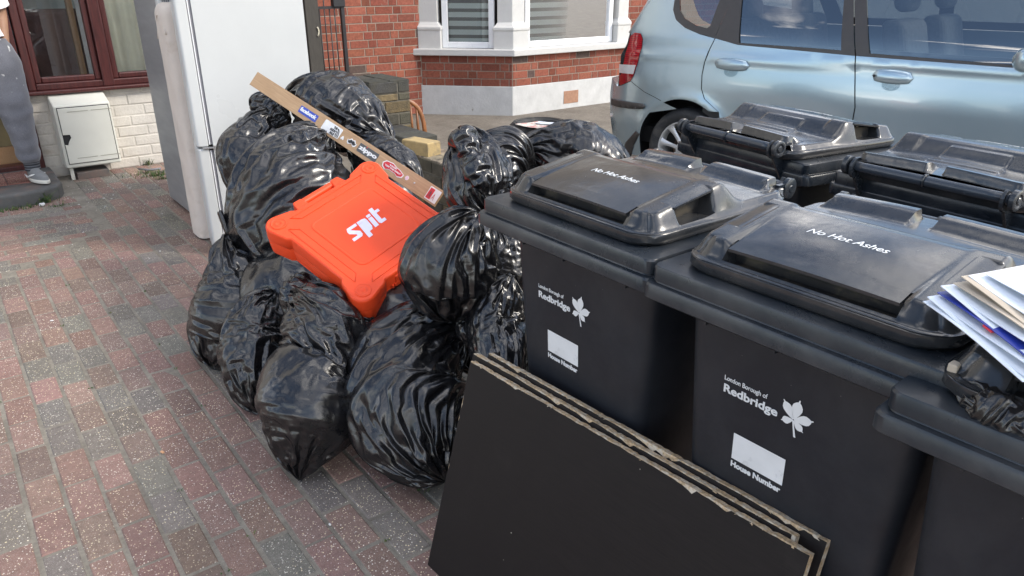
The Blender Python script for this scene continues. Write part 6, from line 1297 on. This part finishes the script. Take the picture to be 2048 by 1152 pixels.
# weeds at the step and along the wall
M['grass'] = pm('weed_green', (.05, .10, .025), .7, .3, 30, c2=(.16, .16, .06), c2s=30.)
def tuft_grass(x, y, n, h, w, mb):
    for _ in range(n):
        a = rs.uniform(0, 6.28); L_ = h * rs.uniform(.4, 1.1); bx, by = x + rs.gauss(0, w), y + rs.gauss(0, w * .4); dx, dy = math.cos(a), math.sin(a); lean = rs.uniform(.2, 1.1) * L_; k = rs.uniform(.0015, .004); pz = (-dy * k, dx * k); v = []
        for t in (0, .35, .7, 1.): c = (bx + dx * lean * t * t, by + dy * lean * t * t, L_ * (t - .35 * t * t)); ww = (1 - t) ** .6; v += [(c[0] - pz[0] * ww, c[1] - pz[1] * ww, c[2]), (c[0] + pz[0] * ww, c[1] + pz[1] * ww, c[2])]
        mb.add(v, [(0, 1, 3, 2), (2, 3, 5, 4), (4, 5, 7, 6)])
q = MB()
for (u, v, n, h, w) in ((40, 418, 70, .05, .06), (10, 423, 40, .05, .05), (94, 405, 60, .13, .03), (120, 412, 25, .05, .03), (290, 348, 60, .06, .06), (312, 352, 90, .08, .05), (295, 330, 40, .1, .02), (325, 358, 40, .05, .03)):
    p = uz(u, v, 0); tuft_grass(p[0], p[1], n, h, w, q)
for _ in range(26): x = rs.uniform(-.3, 1.1); y = rs.uniform(1.4, 4.4); k = round((x + .066) / PW); tuft_grass(-.066 + k * PW, y, 5, .012, .008, q)
p = uz(760, 895, 0)
for k in range(16): tuft_grass(.9 - .066 * 0 + rs.uniform(-.02, .02), 1.62 + k * .02, 3, .016, .006, q)
o = q.build('weeds', M['grass']); tag(o, 'thin weeds and grass growing along the step, wall foot and paving joints', 'weeds', kind='stuff')
# litter: paint flakes and crumbs
q = MB()
for _ in range(150):
    u = rs.uniform(120, 380); v = rs.uniform(345, 430) if rs.random() < .8 else rs.uniform(430, 520); p = uz(u, v, .003); s_ = rs.uniform(.002, .006) if rs.random() < .85 else rs.uniform(.008, .016); a = rs.uniform(0, 3.1); dx, dy = math.cos(a) * s_, math.sin(a) * s_
    q.obox((p[0], p[1], .001), (dx, dy, 0), (-dy * .5, dx * .5, 0), (0, 0, .003))
for _ in range(110):
    p = (rs.uniform(-.5, 1.3), rs.uniform(1.0, 4.5)); s_ = rs.uniform(.001, .003); a = rs.uniform(0, 3.1); dx, dy = math.cos(a) * s_, math.sin(a) * s_; q.obox((p[0], p[1], .001), (dx, dy, 0), (-dy * .6, dx * .6, 0), (0, 0, .002))
o = q.build('paint_flakes', M['stone']); tag(o, 'white paint flakes and crumbs scattered over the paving by the wall', 'litter', kind='stuff')
def bit(u, v, w, l, a, m, name, lab, h=.006):
    p = uz(u, v, .002); q = MB(); q.box((-w / 2, -l / 2, 0), (w / 2, l / 2, h)); o = q.build(name, m, bevel=h * .3); o.location = (p[0], p[1], .003); o.rotation_euler = (0, 0, rad(a)); tag(o, lab, 'litter'); return o
bit(325, 906, .008, .013, 20, pm('orange_chip', (.6, .33, .18), .7), 'wood_chip', 'small pale orange chip alone on the open paving')
bit(660, 1051, .005, .008, 10, M['s_white'], 'paint_chip', 'tiny white chip in a paving joint below the pointed sack')
bit(104, 642, .008, .014, 50, M['s_white'], 'paint_chip', 'white chip on the paving at the far left, middle height', .003)
bit(85, 412, .035, .022, 10, M['s_white'], 'crumpled_cup_piece', 'white scrap beside the weeds at the doorstep', .02)
st_ = MB(); p = uz(270, 346, .02); st_.tube([uz(278, 338, .02), uz(300, 340, .025), uz(322, 337, .03)], .009, 8); o = st_.build('pipe_scrap', M['seal'], smooth=True); tag(o, 'short grey pipe lying in the weeds below the painted wall', 'pipe')
# black film hanging out of the nearest bin
bgk = dict(n=(97, 128), exc=1.2, excv=1.25, ncap=.018, neckx=1.5, floor=False)
o = bag([(1925, 770, .945, 8), (1950, 792, .92, 30, .5), (1985, 820, .895, 44, .5), (2025, 848, .88, 44, .5), (2065, 880, .865, 28, .5), (2090, 895, .86, 6)], 'torn black film hanging from under the lid of the bin with letters', group='black refuse sacks heaped in the driveway', seed=61, name='torn_film', **bgk)
o['category'] = 'plastic film'; del o['group']
q = MB(); p = uz(1907, 742, .99); q.box((-.008, -.006, 0), (.008, .006, .012)); o = q.build('paper_scrap', M['cream2'], bevel=.002); o.location = p; tag(o, 'tiny cream scrap caught under the lid edge of the near bin', 'litter')
# sky reflection partner: a clear white sticker on one turned-away lid
b3 = bins[2]; q = MB(); zz = 1.0005 + .035; q.add([(.33, -.075, zz + .0), (.30, -.03, zz), (.30, .05, zz), (.335, .085, zz), (.38, .045, zz), (.375, -.03, zz)], [tuple(range(6))]);
